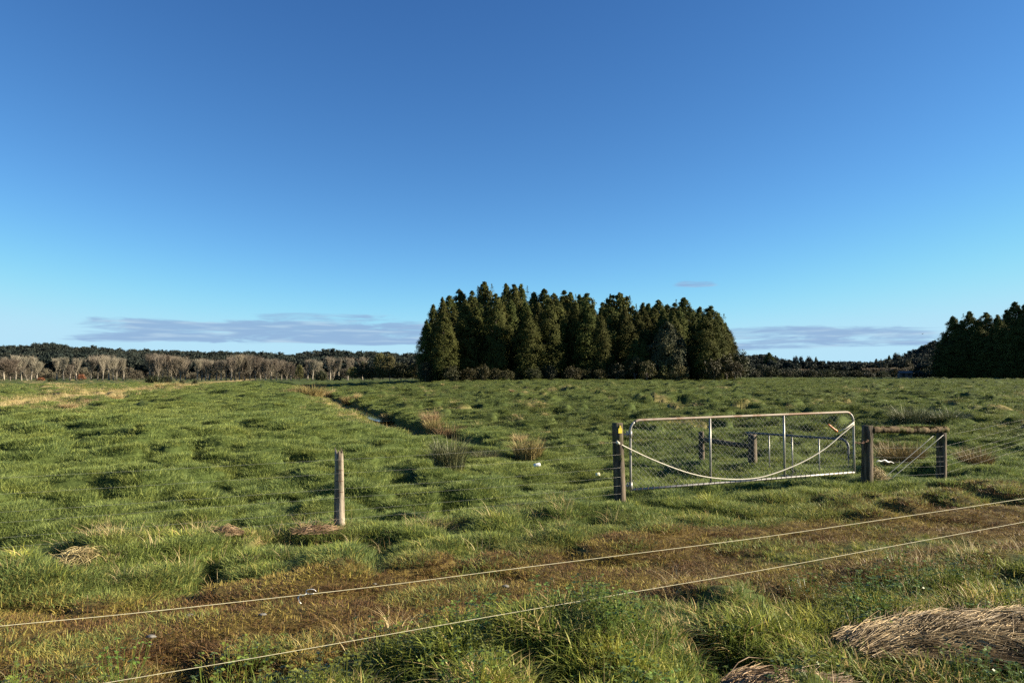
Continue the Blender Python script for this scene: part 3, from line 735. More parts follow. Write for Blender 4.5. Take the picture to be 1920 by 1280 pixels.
for i in range(34):                     # their neighbours further right, which shade them
    y = random.uniform(165, 262); x = random.uniform(.70, .98) * y + 14
    plant('conifer', KAHI[i % 8], (x, y, Hs(x, y) - .2), random.uniform(.95, 1.2), 'conifer of the right-hand block beyond the picture edge', 'tree', 'conifers beyond the picture edge')

for i in range(22):  # extra conifers out of sight, added to throw shade on the far right bushes
    y = random.uniform(268, 345); x = random.uniform(.63, .80) * y
    plant('conifer', KAHI[i % 8], (x, y, Hs(x, y) - .2), random.uniform(.66, .80), 'conifer standing hidden behind the right-hand block', 'tree', 'conifers behind the right-hand block')
# bare poplars along the far left edge of the field
POP = [bare_tree(81 + i, 12.5, 2.2, .26, 13, 30, .24, tw=.030) for i in range(4)]
POPT = [bare_tree(91 + i, 13.0, 3.4, .18, 18, 30, .30, 'twig', tw=.032) for i in range(3)]
POPB = [bare_tree(101 + i, 13.0, 3.6, .12, 20, 30, .32, 'twigd', tw=.032) for i in range(2)]
pop = [(8, 668, 'a'), (30, 664, 'a'), (41, 667, 'a'), (60, 666, 'a'), (71, 676, 'a'), (107, 670, 'a'), (120, 668, 'a'), (132, 682, 'a'), (143, 669, 'a'),
       (172, 665, 't'), (184, 664, 't'), (194, 664, 't'), (204, 664, 'a'), (213, 667, 't'), (219, 671, 'a'), (232, 669, 'a'),
       (281, 661, 'a'), (289, 661, 't'), (298, 662, 't'), (306, 662, 't'), (314, 663, 'b'), (322, 665, 't'), (331, 666, 'b'), (339, 667, 'b'), (348, 671, 't'),
       (371, 672, 'a'), (379, 671, 'a'), (387, 672, 'a'), (394, 674, 'a'), (407, 675, 'a'), (415, 673, 'a'), (424, 674, 'a'), (434, 668, 'a'),
       (440, 664, 't'), (449, 663, 'b'), (459, 663, 'b'), (469, 663, 't'), (479, 665, 'b'), (489, 669, 't'), (499, 672, 'b'), (509, 671, 't'), (519, 671, 'b'), (528, 673, 't'), (538, 677, 'b'), (546, 683, 'b'),
       (578, 673, 'a'), (587, 672, 'a'), (595, 676, 'a'), (619, 667, 'a'), (626, 680, 'a'), (636, 669, 'a'), (653, 668, 'a'), (679, 668, 'a')]
def stretch_of(px):
    for lim, nm in ((50, 'in the group at the far left edge'), (100, 'standing apart near the left edge'), (150, 'in the loose group left of the orange bush'), (240, 'in the pale clump right of the orange bush'),
                    (360, 'in the tall brown clump above the flax'), (400, 'in the small pale clump right of the dark shrubs'), (438, 'in the thin row before the dense stand'), (560, 'in the dense brown stand'), (700, 'among the evergreens left of the grove')):
        if px < lim: return nm
cnt = {}
for i, (px, pt, kd) in enumerate(pop):
    st = stretch_of(px); k = cnt.get(st, 0); cnt[st] = k + 1
    ms, mh, mr = {'a': (POP, 12.5, 2.6), 't': (POPT, 13.0, 3.7), 'b': (POPB, 13.0, 4.0)}[kd]
    stand(px, pt, 330 + 7 * math.sin(i * 2.7), ms[i % len(ms)], mh, mr, 'bare_poplar', 'leafless poplar %s, %s from its left' % (st, ordinal(k)), 'tree', 'bare poplars along the field edge', {'a': 21, 't': 25, 'b': 28}[kd])
SCRUB = [broadleaf(56 + i, leaf_mat('grey_scrub', (.085, .075, .052), (.11, .095, .065), .05), 6.0, 3.2, 60, 46, .40, .02, low=True) for i in range(2)]
for i in range(26):
    px = 4 + i * 25.6 + 6 * math.sin(i * 3.1)
    stand(px, 692 + 5 * math.sin(i * 1.9), 352 + 5 * math.sin(i * 2.3), SCRUB[i % 2], 6, 3.3, 'scrub_bush', 'low grey scrub bush behind the bare poplars, %s from the left' % ordinal(i), 'bush', 'scrub behind the bare poplars', 30)
OLDT = bare_tree(121, 10.0, 6.5, .16, 22, 40, .75, 'twigd', 'bark', .06)
stand(20, 672, 318, OLDT, 10.0, 7.0, 'spreading_tree', 'wide leafless tree with dark limbs at the left edge of the treeline', 'tree', None, 62)
LEANT = bare_tree(123, 9.0, 1.0, .5, 3, 12, .3)
o = stand(54, 690, 316, LEANT, 9.0, 1.2, 'bare_poplar', 'thin leaning bare stem right of the wide dark-limbed tree', 'tree', 'bare poplars along the field edge', 9); o.rotation_euler = (0, R(-24), 0)
# evergreens left of the grove
for px, pt, wd, ms, mh, mr, lab in [
    (562, 684, 16, OLIVE, 9, 3.6, 'small dark green tree between bare poplars right of the dense stand'),
    (603, 694, 24, BUSH, 6, 3.3, 'low dark bush between bare poplars left of the grove'),
    (633, 703, 16, BUSH, 6, 3.3, 'very low dark bush behind the tree shadow on the field'),
    (661, 688, 24, OLIVE, 9, 3.6, 'grey olive bush, leftmost of the evergreens before the grove'),
    (683, 676, 24, BUSH, 6, 3.3, 'dark upright bush, left of the two tall evergreens before the grove'),
    (692, 690, 22, OLIVE, 9, 3.6, 'low olive bush in front of the dark upright bush'),
    (713, 661, 28, OLIVE, 9, 3.6, 'tall yellowish evergreen, left of a pair before the grove'),
    (731, 664, 32, OLIVE, 9, 3.6, 'tall broad olive evergreen, right of a pair before the grove'),
    (718, 688, 22, OLIVE, 9, 3.6, 'low grey green bush in front of the pair of evergreens'),
    (752, 679, 40, BUSH, 6, 3.3, 'wide dark dome-shaped evergreen bush left of the grove'),
    (773, 682, 24, OLIVE, 9, 3.6, 'brownish olive bush just left of the grove'),
    (786, 672, 24, SHRUB, 5, 2.5, 'reddish brown bush touching the grove at its left')]:
    stand(px, pt, 296 + (px % 7), ms[px % 3], mh, mr, 'evergreen_bush', lab, 'bush', 'evergreen bushes left of the grove', wd)
ORNG = broadleaf(131, leaf_mat('orange_brown_foliage', (.22, .105, .045), (.28, .15, .065)), 5, 2.4, 60, 46, .34, .02, low=True)
stand(153, 701, 318, ORNG, 5, 2.5, 'shrub', 'orange brown shrub at the foot of the left poplars', 'shrub', None, 16)
stand(78, 707, 318, ORNG, 5, 2.5, 'shrub', 'low reddish shrub beside two lone poplars at the left', 'shrub', None, 14)
for px, pt, y, wd, lab in [(98, 709, 250, 15, 'small dark bush on the far left field edge'), (313, 704, 200, 20, 'dark spiky bush in the swale beside the flax'),
                           (342, 712, 180, 9, 'tiny dark bush right of the flax in the field'), (367, 711, 170, 13, 'small black bush on the left hump right of the flax'), (135, 715, 250, 8, 'tiny dark tuft bush on the far left field')]:
    stand(px, pt, y, BUSH[px % 3], 6, 3.3, 'shrub', lab, 'shrub', 'small dark bushes in the left field', wd)
# flax: stiff sword leaves
def flax():
    r = np.random.default_rng(5); mb = MB(); n = 90
    P, wv, sd = blades(r, n, 1.4, 1.2, 2.6, .14, .55, 5); mb.ribbons(P, wv, sd, r.uniform(0, 1, n)); return mb.mesh('flax_plant', M['bush'])
fx = flax()
for i, (px, py) in enumerate([(284, 713), (297, 714)]):
    x, y = col_x(px, 195), 195.0
    o = bpy.data.objects.new('flax_plant', fx); COL.objects.link(o); o.location = (x, y, Hs(x, y)); o.rotation_euler = (0, 0, i * 2.0)
    tag(o, ['spiky flax plant in the left swale, left one of a pair', 'spiky flax plant in the left swale, right one of a pair'][i], 'flax', 'flax plants in the swale')

# ------------------------------------------------------------------ wooded hills far behind
def hill(name, prof, D, Wd, treeh, label):
    pxs = np.array([p[0] for p in prof], float); pys = np.array([p[1] for p in prof], float)
    q = np.linspace(pxs[0], pxs[-1], 160); ty = np.interp(q, pxs, pys)
    dd = np.linspace(-1.6, 1.6, 33) * Wd
    azx = (q - 960) / FPX
    Yd = D + dd[:, None] + 0 * q[None]; Xd = azx[None] * Yd
    top = CAM_H + (HORIZON - ty) / FPX * D - treeh
    Z = np.maximum(top, 1.2)[None] * np.exp(-(dd / Wd)[:, None] ** 2 * 1.6) + 2.0 * perlin(Xd / 60, Yd / 60, 91) * (np.abs(dd) < Wd)[:, None] - .5
    mb = MB(); n, m = Z.shape; i = np.arange(n - 1)[:, None] * m; j = np.arange(m - 1)[None]
    mb.add(np.stack([Xd, Yd, Z], -1).reshape(-1, 3), np.stack([i + j, i + j + 1, i + m + j + 1, i + m + j], -1).reshape(-1, 4))
    t = NT('hill_ground'); tag(mb.build(name, t.done(t.bsdf((.035, .04, .02), .95, .1))), label, 'hills', kind='structure')
    def zat(px, y):
        tp = CAM_H + (HORIZON - np.interp(px, pxs, pys)) / FPX * D - treeh
        return np.maximum(tp, 1.2) * np.exp(-((y - D) / Wd) ** 2 * 1.6) - .5
    return zat
def crown_lib(key, ms):
    c = bpy.data.collections.new(key)
    for m_ in ms: c.objects.link(bpy.data.objects.new('tree', m_))
    LIB[key] = c
FT = []
for i in range(5):
    r = np.random.default_rng(140 + i); mb = MB(); K = 34; h, rad = 13.0, 3.6 + .5 * (i % 3)
    a = r.uniform(0, 6.283, K); ct = r.uniform(-.8, 1, K); stn = np.sqrt(1 - ct ** 2); q = r.uniform(.4, 1, K)
    C = np.stack([rad * q * stn * np.cos(a), rad * q * stn * np.sin(a), h * .62 + h * .36 * q * ct], -1)
    P, Nn, sz, va = crown_clumps(r, C, rad * .36, 26, 1.1, .7, .06, .5); mb.leaves(P, Nn, sz, r, va)
    mb.tube(np.array([[0, 0, -1], [.2, 0, h * .5], [0, 0, h * .8]]), [.4, .3, .1], 5, .9); FT.append(mb.mesh('tree', M['forest']))
crown_lib('forest_trees', FT)
profL = [(-260, 640), (0, 651), (60, 648), (90, 644), (105, 645), (140, 655), (180, 652), (230, 657), (270, 658), (330, 661), (400, 662), (480, 663), (540, 666), (575, 662), (620, 658), (660, 660), (700, 662), (740, 665), (800, 666), (900, 668)]
zL = hill('wooded_hills', profL, 640.0, 110.0, 11.0, 'low dark wooded hills behind the bare poplars')
n = 4200; px = rng.uniform(-240, 890, n); y = 640 + rng.uniform(-125, 60, n)
z = zL(px, y); scatter('hill_forest', 'forest_trees', (px - 960) / FPX * y, y, rng.uniform(.7, 1.12, n), 0, 'dark evergreen forest covering the low hills on the left', 'forest', Z=z, sink=.5)
profR = [(1360, 674), (1400, 667), (1440, 667), (1470, 676), (1500, 684), (1540, 688), (1580, 690), (1620, 686), (1650, 680), (1680, 671), (1705, 663), (1725, 654), (1750, 643), (1800, 632), (1900, 624), (2200, 615)]
zR = hill('wooded_hills', profR, 520.0, 90.0, 9.0, 'dark wooded hill rising behind the right-hand block')
n = 2600; px = rng.uniform(1365, 2150, n); y = 520 + rng.uniform(-100, 50, n)
z = zR(px, y); scatter('hill_forest', 'forest_trees', (px - 960) / FPX * y, y, rng.uniform(.55, .92, n), 0, 'dark evergreen forest covering the hill on the right', 'forest', Z=z, sink=.5)
# single trees that stand out on the right skyline
for i, (px, pt, wd, kind) in enumerate([(1442, 660, 22, 'c'), (1491, 667, 10, 'b'), (1502, 668, 10, 'b'), (1517, 668, 16, 'b'), (1530, 668, 8, 'c'), (1543, 676, 12, 'b'), (1561, 678, 9, 'c'), (1581, 677, 12, 'b'),
                                        (1604, 682, 12, 'c'), (1619, 680, 12, 'c'), (1643, 672, 10, 'c'), (1652, 672, 7, 'c'), (1667, 665, 10, 'c'), (1682, 661, 14, 'b'), (1703, 674, 16, 'o')]):
    ms, mh, mr = {'c': (KAHI, 28.4, 3.7), 'b': (DARKT, 14.0, 4.4), 'o': (SHRUB, 5.0, 2.5)}[kind]
    lab = 'dark tree standing out on the skyline right of the grove, %s from the left' % ordinal(i)
    if kind == 'o': lab = 'orange brown tree before the right-hand wooded hill'
    stand(px, pt, 440 if kind != 'o' else 330, ms[i % 3], mh, mr, 'skyline_tree', lab, 'tree', 'trees on the right skyline', wd)
# dark bushes, two brown domes and a shed below that skyline
for i, (px, pt, wd) in enumerate([(1408, 690, 34), (1428, 684, 30), (1446, 686, 34), (1470, 690, 34), (1494, 692, 36), (1520, 693, 40), (1548, 691, 40), (1575, 693, 42), (1602, 694, 40), (1624, 696, 36), (1652, 695, 34), (1716, 694, 34), (1742, 690, 38), (1764, 688, 34)]):
    stand(px, pt, 296 + 8 * math.sin(i * 2.1), BUSH[i % 3], 6, 3.3, 'dark_bush', 'low black bush between the grove and the right-hand block, %s from the left' % ordinal(i), 'bush', 'dark bushes along the far right field edge', wd)
DOME = bare_tree(151, 8.0, 6.5, .08, 26, 44, .7, 'twigd', 'bark', .07)
for px, pt, wd, lab in [(1502, 691, 22, 'small brown dome-shaped leafless bush, leftmost of three'), (1635, 689, 40, 'brown dome-shaped leafless bush, middle of three'), (1679, 688, 46, 'wide brown dome-shaped leafless bush beside the shed')]:
    stand(px, pt, 316, DOME, 8.0, 6.8, 'willow', lab, 'bush', 'brown leafless domes', wd)
x, y = col_x(1696, 288.0), 288.0
zg = Hs(x, y)
sh = empty('farm_shed', (x, y, zg), 'small weathered farm shed in shade below the wooded hill', 'shed', rz=R(-12), sc=.72)
mb = MB(); mb.box((0, 0, 1.2), (6.4, 4, 2.6)); mb.build('wall', M['shedwall'], sh, True)
mb = MB(); mb.add([[-3.5, -2.4, 2.4], [3.5, -2.4, 2.4], [3.5, 0, 3.5], [-3.5, 0, 3.5], [-3.5, 2.4, 2.4], [3.5, 2.4, 2.4], [-3.5, -2.4, 2.5], [3.5, -2.4, 2.5], [3.5, 0, 3.62], [-3.5, 0, 3.62], [-3.5, 2.4, 2.5], [3.5, 2.4, 2.5]],
                  np.array([[0, 1, 2, 3], [3, 2, 5, 4], [6, 7, 8, 9], [9, 8, 11, 10], [0, 1, 7, 6], [4, 5, 11, 10], [1, 2, 8, 7], [2, 5, 11, 8], [0, 3, 9, 6], [3, 4, 10, 9]])); mb.build('roof', M['iron'], sh, True)
mb = MB(); mb.box((-1.2, -2.02, 1.1), (1.4, .08, 2.1)); mb.build('door', M['dark'], sh, True)
mb = MB(); mb.box((1.5, -2.02, 1.5), (1.2, .08, .9)); wnd = mb.build('window', M['dark'], sh, True)
mb = MB()
for zz_ in (1.02, 1.98): mb.box((1.5, -2.04, zz_), (1.4, .1, .09))
for xx_ in (.85, 2.15): mb.box((xx_, -2.04, 1.5), (.09, .1, .87))
mb.build('frame', M['iron'], wnd, True)

# a bird far off
bx, by_, bz_ = at_y(1730, 626, 160.0)
mb = MB()
P = np.array([[0, -.16, 0], [0, -.08, .02], [0, .06, .02], [0, .14, .03], [0, .2, .02]]); mb.tube(P, [.01, .05, .055, .035, .005], 8)
for s_ in (-1, 1):
    mb.add(np.array([[0, .08, .04], [0, -.06, .04], [s_ * .22, -.04, .14], [s_ * .22, .07, .14], [s_ * .45, -.08, .08], [0, .08, .02], [0, -.06, .02], [s_ * .22, -.04, .12], [s_ * .22, .07, .12]]),
           [np.array([[0, 1, 2, 3], [5, 6, 7, 8]]), np.array([[3, 2, 4], [8, 7, 4]])])
mb.add(np.array([[-.03, -.15, .0], [.03, -.15, 0], [.06, -.28, .0], [-.06, -.28, 0], [0, -.15, .02], [0, -.28, .015]]), [np.array([[0, 1, 2, 3]]), np.array([[4, 2, 3]]), np.array([[4, 5, 2]])])
tag(mb.build('bird', M['bird'], loc=(bx, by_, bz_)), 'tiny dark bird flying left of the right-hand conifer block', 'bird')

# ------------------------------------------------------------------ rushes and tussocks in the paddock
def rush(seed, n, rad, h0, h1, wid, lean, mat):
    r = np.random.default_rng(seed); mb = MB(); P, wv, sd = blades(r, n, rad, h0, h1, wid, lean, 5)
    mb.ribbons(P, wv, sd, r.uniform(0, 1, n)); return mb.mesh('stems', mat)
RG = [rush(200 + i, 800, .32, .35, .85, .009, .50, M['rushg']) for i in range(2)]
RB = [rush(210 + i, 800, .32, .28, .70, .009, .50, M['rushb']) for i in range(2)]
RT = [rush(220 + i, 600, .26, .25, .60, .009, .65, M['rusht']) for i in range(2)]
def clump(me_, px, py, wpx, hpx, label, name, group=None, cat=None, wid=.85, hgt=.75):
    x, y, z = ground(px, py)
    s = wpx / FPX * y / wid; sz = 1.25 * hpx / FPX * y / hgt
    o = bpy.data.objects.new(name, me_); COL.objects.link(o); o.location = (x, y, z - .02); o.scale = (s, s, sz); o.rotation_euler = (0, 0, random.uniform(0, 6.28))
    return tag(o, label, cat or name.split('_')[0], group)
for a in [(RG[0], 842, 882, 74, 56, 'green rush clump nearest the drain end, behind the split post', 'rush_clump', 'rush clumps'),
          (RB[0], 845, 832, 60, 42, 'brown rush clump in the drain line below the tan tussock', 'rush_clump', 'rush clumps'),
          (RB[1], 815, 812, 42, 30, 'smaller brown rush clump left of the tan tussock', 'rush_clump', 'rush clumps'),
          (RT[0], 808, 800, 44, 42, 'tall bright tan tussock in the drain line', 'tussock', 'tan tussocks'),
          (RG[1], 912, 856, 50, 24, 'low green rush clump right of the drain', 'rush_clump', 'rush clumps'),
          (RT[1], 975, 826, 36, 30, 'bushy tan tussock left of the tagged gatepost', 'tussock', 'tan tussocks'),
          (RB[0], 990, 862, 66, 44, 'brown green rush clump just below the bushy tan tussock', 'rush_clump', 'rush clumps'),
          (RB[1], 728, 792, 26, 24, 'small brown rush clump beside the water in the drain', 'rush_clump', 'rush clumps'),
          (RB[0], 655, 757, 34, 18, 'reddish brown rush clump at the far end of the open water', 'rush_clump', 'rush clumps'),
          (RT[0], 671, 752, 18, 18, 'tan tussock at the far end of the open water', 'tussock', 'tan tussocks'),
          (RB[1], 556, 742, 52, 24, 'brown rush clump at the left of the far drain bank', 'rush_clump', 'rush clumps'),
          (RB[0], 584, 744, 56, 26, 'brown rush clump in the middle of the far drain bank', 'rush_clump', 'rush clumps'),
          (RT[1], 612, 746, 44, 26, 'tan tussock at the right of the far drain bank', 'tussock', 'tan tussocks'),
          (RT[0], 218, 748, 34, 20, 'round golden tussock in the left swale', 'tussock', 'tan tussocks'),
          (RT[1], 272, 735, 30, 12, 'golden tussock in the left swale before the dark spiky bush', 'tussock', 'tan tussocks'),
          (RT[0], 300, 730, 26, 10, 'small golden tussock in the left swale under the flax', 'tussock', 'tan tussocks'),
          (RT[0], 130, 766, 40, 16, 'golden tussock in the left swale, right of the leftmost brown clump', 'tussock', 'tan tussocks'),
          (RT[1], 40, 775, 44, 18, 'golden tussock in the left swale near the picture edge', 'tussock', 'tan tussocks'),
          (RT[1], 175, 757, 40, 14, 'low golden tussock in the left swale, left of the round one', 'tussock', 'tan tussocks'),
          (RT[0], 245, 740, 34, 12, 'low golden tussock in the left swale, right of the round one', 'tussock', 'tan tussocks'),
          (RB[0], 330, 727, 36, 10, 'low brown rush clump at the far end of the left swale', 'rush_clump', 'rush clumps'),
          (RB[0], 60, 762, 30, 14, 'brown rush clump in the left swale, leftmost', 'rush_clump', 'rush clumps'),
          (RG[0], 1666, 798, 64, 32, 'grey green rush clump behind the mossy rail, left of three', 'rush_clump', 'rush clumps'),
          (RG[1], 1704, 798, 70, 34, 'tall grey green rush clump behind the mossy rail, middle of three', 'rush_clump', 'rush clumps'),
          (RG[0], 1765, 798, 80, 24, 'low grey green rush clump behind the mossy rail, right of three', 'rush_clump', 'rush clumps'),
          (RB[1], 1690, 876, 92, 50, 'dead brown rush clump between the two posts under the mossy rail', 'rush_clump', 'rush clumps'),
          (RB[0], 1830, 874, 70, 42, 'dead brown rush clump right of the braced posts', 'rush_clump', 'rush clumps')]:
    clump(a[0], a[1], a[2], a[3], a[4], a[5], a[6], a[7], {'rush_clump': 'rush', 'tussock': 'tussock'}[a[6]])
small = [(1055, 766, 24), (1067, 781, 18), (1095, 812, 14), (1018, 815, 14), (1208, 830, 22), (1305, 774, 24), (1638, 772, 14), (850, 768, 14), (892, 772, 14), (905, 776, 12), (930, 762, 12), (881, 745, 16), (735, 750, 16), (712, 744, 14), (770, 742, 12),
         (1130, 838, 14), (965, 790, 12), (1290, 792, 12), (1150, 822, 16), (660, 735, 10), (690, 738, 10), (800, 738, 10), (820, 745, 12), (960, 745, 12), (1320, 800, 12), (860, 733, 8), (830, 728, 8)]
for px, py, wd in small:
    clump(RT[px % 2], px, py, wd, wd * .62, 'small pale straw tuft scattered over the grass right of the drain', 'straw_tuft', 'small straw tufts in the paddock', 'tussock')

# ------------------------------------------------------------------ paddock fence, gate, second gate
def post_mesh(mb, h, rad, seed, jag=.0, lean=(0, 0), taper=.08, rough=.05):
    r = np.random.default_rng(seed); k = 18; n = 14
    th = np.arange(k) * 2 * math.pi / k; zz = np.linspace(-.35, h, n)
    shp = 1 + rough * r.normal(0, 1, k)
    V = []
    for i, z_ in enumerate(zz):
        q = rad * (1.04 - taper * z_ / h) * shp * (1 + .015 * r.normal(0, 1, k))
        zt = z_ + (jag * np.abs(r.normal(0, 1, k)) * (1 if i == n - 1 else 0))
        V.append(np.stack([q * np.cos(th) + lean[0] * z_, q * np.sin(th) + lean[1] * z_, np.broadcast_to(zt, (k,))], -1))
    V = np.concatenate(V); V = np.vstack([V, [lean[0] * h, lean[1] * h, h - .3 * jag + .004]])
    i = np.arange(n - 1)[:, None] * k; j = np.arange(k)[None]; j2 = (j + 1) % k
    F = np.stack([i + j, i + j2, i + k + j2, i + k + j], -1).reshape(-1, 4)
    top = (n - 1) * k
    mb.add(V, [F, np.stack([top + np.arange(k), top + (np.arange(k) + 1) % k, np.full(k, len(V) - 1)], -1)])

def base_of(px, py):
    x, y, z = ground(px, py); return np.array([x, y, z])
def top_z(px, py, y): return float(at_y(px, py, y)[2])

# positions taken along the fence line
def on_fence(px, v=FENCE_V):
    d = ray(px, 705.0); tt = v / (-ST * d[0] + CT * d[1]); p_ = d * tt; return np.array([p_[0], p_[1], Hs(p_[0], p_[1])])
pS, pG, pL, pB = on_fence(640), on_fence(1161), on_fence(1621), on_fence(1760, 9.13)
def sag_wire(a, b, n=14, sag=.012, seed=0):
    q = np.linspace(0, 1, n)[:, None]; P = a + (b - a) * q
    P[:, 2] -= (4 * q[:, 0] * (1 - q[:, 0])) * sag; return P
def wire_at(p, z, off=.0): return np.array([p[0], p[1], z])

fL = empty('wire_fence', (pS[0], pS[1], pS[2]), 'weathered wire fence of two posts left of the gate', 'fence')
o3 = np.array(fL.location)
mb = MB(); hS = top_z(640, 852, pS[1]) - pS[2]; post_mesh(mb, hS, .049, 3, .05, (-.018, 0), .24, .12); mb.build('post', M['post'], fL)['label'] = 'pale split wooden post with a jagged top'
mb = MB()
for zz_, r0 in ((.40, .0475), (.53, .046), (.66, .0435)):
    th = np.linspace(0, 6.283, 20); mb.tube(np.stack([r0 * np.cos(th) - .012 * zz_, r0 * np.sin(th), zz_ - .012 * np.sin(th)], -1), .0022, 4, cap=False)
mb.build('wire_tie', M['chain'], fL)
mb = MB(); hG = top_z(1161, 793, pG[1]) - pG[2]; post_mesh(mb, hG, .078, 4, .004, (-.028, 0))
gp = mb.build('post', M['dpost'], fL, loc=pG - o3); gp['label'] = 'thick dark round gatepost'
# yellow tag nailed to the gatepost
vdir = -np.array([pG[0] + .05, pG[1], 0]) / np.hypot(pG[0], pG[1])
rt = np.array([-vdir[1], vdir[0], 0])
tc_ = np.array([-.028 * hG, 0, hG - .085]) + (vdir * .86 + rt * .52) * .080
mb = MB(); w2, h2 = .030, .062
prof = np.array([[-.030, -.05], [.030, -.05], [.030, .012], [.012, .030], [.010, .056], [-.010, .056], [-.012, .030], [-.030, .012]])
nrm = vdir * .86 + rt * .52; tn = np.array([-nrm[1], nrm[0], 0])
Fv = np.concatenate([tc_ + tn * prof[:, :1] + np.array([0, 0, 1]) * prof[:, 1:] + nrm * e for e in (.004, -.002)])
mb.add(Fv, [np.arange(8)[None], (np.arange(8) + 8)[None, ::-1], np.stack([np.arange(8), np.arange(8) + 8, (np.arange(8) + 1) % 8 + 8, (np.arange(8) + 1) % 8], -1)])
mb.build('tag', M['yellow'], gp, True)
LZ = [(.80, .885), (.635, .71), (.45, .53), (.345, .40), (.19, .28), (.09, .17)]
pW = on_fence(640) + (on_fence(640) - on_fence(1161)) * 1.6
for a_, b_ in LZ:
    A_ = np.array([pS[0], pS[1] - .055, a_]); B_ = np.array([pG[0], pG[1] - .08, b_]); C_ = np.array([pW[0], pW[1] - .05, a_ - .06])
    mb = MB(); mb.tube(np.vstack([sag_wire(C_, A_)[:-1], sag_wire(A_, B_)]) - o3, .0006, 4); mb.build('wire', M['wire'], fL)

fR = empty('wire_fence', (pL[0], pL[1], pL[2]), 'wire fence right of the gate, two dark posts braced by a mossy rail', 'fence')
o3 = np.array(fR.location)
hL = top_z(1621, 798, pL[1]) - pL[2]; hB = top_z(1762, 811, pB[1]) - pB[2]
mb = MB(); post_mesh(mb, hL, .084, 6, .004, (.028, 0)); mb.build('post', M['dpost'], fR)['label'] = 'thick dark post that holds the gate chain'
mb = MB(); post_mesh(mb, hB, .080, 7, .003, (.035, 0)); mb.build('post', M['dpost'], fR, loc=pB - o3)['label'] = 'dark post under the right end of the mossy rail'
mb = MB(); q = np.linspace(0, 1, 70)[:, None]
e0 = np.array([pL[0] + .10, pL[1] - .01, top_z(1640, 806, pL[1])]); e1 = np.array([pB[0] + .12, pB[1], pB[2] + hB + .055])
P = e0 + (e1 - e0) * q; P[:, 2] += .008 * np.sin(q[:, 0] * 7) + .004 * np.sin(q[:, 0] * 23)
mb.tube(P - o3, .053 + .004 * np.sin(q[:, 0] * 31) + np.random.default_rng(3).normal(0, .0045, 70), 12)
rail = mb.build('rail', M['moss'], fR); rail['label'] = 'rough top rail grown over with moss'
r = np.random.default_rng(77); mb = MB(); n = 2600; s = r.uniform(0, 1, n); a = r.normal(math.pi / 2, 1.0, n)
Cc = e0 + (e1 - e0) * s[:, None] - o3; dirn = np.stack([ST * -np.cos(a), CT * -np.cos(a) * 1.0, np.sin(a)], -1)
mb.leaves(Cc + dirn * .053, dirn + r.normal(0, .7, (n, 3)), .034, r, np.clip(.5 + .9 * perlin(s * 14, s * 0, 6) + r.normal(0, .2, n), 0, 1.2)); mb.build('moss', leaf_mat('moss_tufts', (.055, .055, .016), (.15, .10, .04), .1, .8, .1, 12.0), rail)
for (pa, pya, pb_, pyb) in ((1648, 904, 1752, 815), (1664, 903, 1769, 815)):
    A_ = at_y(pa, pya, pL[1] + .20); B_ = at_y(pb_, pyb, pB[1] - .08)
    mb = MB(); mb.tube(sag_wire(A_, B_, 8, .0) - o3, .0045, 6); mb.build('brace_wire', M['wire'], fR)
far_e = np.array([pB[0] + 9.0, pB[1] + 8.0, 0])
for zl, zb, zf in ((.62, .60, .78), (.47, .43, .62), (.40, .345, .52), (.31, .265, .42), (.16, .14, .28)):
    A_ = np.array([pL[0], pL[1] + .09, zl]); B_ = np.array([pB[0], pB[1] - .08, zb]); C_ = far_e + [0, 0, zf + Hs(far_e[0], far_e[1]) + .06]
    mb = MB(); mb.tube(np.vstack([sag_wire(A_, B_, 8)[:-1], sag_wire(B_, C_)]) - o3, .0008, 4); mb.build('wire', M['wire'], fR)
A_ = np.array([pB[0], pB[1] - .08, pB[2] + hB - .05]); C_ = far_e + [0, 0, .92 + Hs(far_e[0], far_e[1])]
mb = MB(); mb.tube(sag_wire(A_, C_) - o3, .0008, 4); mb.build('wire', M['wire'], fR)
# pale rag caught on the wire
A_ = at_y(1643, 866, pL[1] + .1); B_ = at_y(1676, 867, pL[1] + .22)
q = np.linspace(0, 1, 14); mb = MB(); P = A_ + (B_ - A_) * q[:, None]; P[:, 2] += .05 * np.sin(q * 3.1) * (1 - q) + .010 * np.sin(q * 17)
rad = .004 + .009 * np.sin(q * math.pi) * (1 + .5 * np.sin(q * 14)); mb.tube(P, rad, 8); tag(mb.build('rag', M['white'], flat=False), 'pale torn rag caught on the wire between the braced posts', 'rag')

# the long mesh gate
gl, gr_ = on_fence(1181, FENCE_V - .02), on_fence(1598, FENCE_V - .10)
g0 = np.array([gl[0], gl[1], 0]); g1 = np.array([gr_[0], gr_[1], 0])
zbl, zbr = top_z(1181, 918, gl[1]), top_z(1598, 885, gr_[1]); ztl, ztr = top_z(1181, 788, gl[1]), top_z(1598, 772, gr_[1])
gate = empty('farm_gate', (g0[0], g0[1], Hs(g0[0], g0[1])), 'long galvanised mesh gate with a rusty top rail, closed and chained', 'gate')
o3 = np.array(gate.location)
def gpt(s, t_):                      # s along, t from bottom 0 to top 1
    b = g0 + (g1 - g0) * s; zb_ = zbl + (zbr - zbl) * s; zt_ = ztl + (ztr - ztl) * s
    return np.array([b[0], b[1], zb_ + (zt_ - zb_) * t_]) - o3
gL = float(np.linalg.norm(g1 - g0)); gH = .97; cr = .15
def corner(s0, sg):
    a = np.linspace(0, math.pi / 2, 9); return [gpt(s0 + sg * cr / gL * (1 - math.cos(x_)), 1 - cr / gH * (1 - math.sin(x_))) for x_ in a]
PIPE = .0175
mb = MB(); mb.tube(np.array([gpt(0, -.02)] + [gpt(0, t_) for t_ in (.3, .6)] + corner(0, 1)[:6]), PIPE, 10)
fr = mb.build('frame', M['galv'], gate)
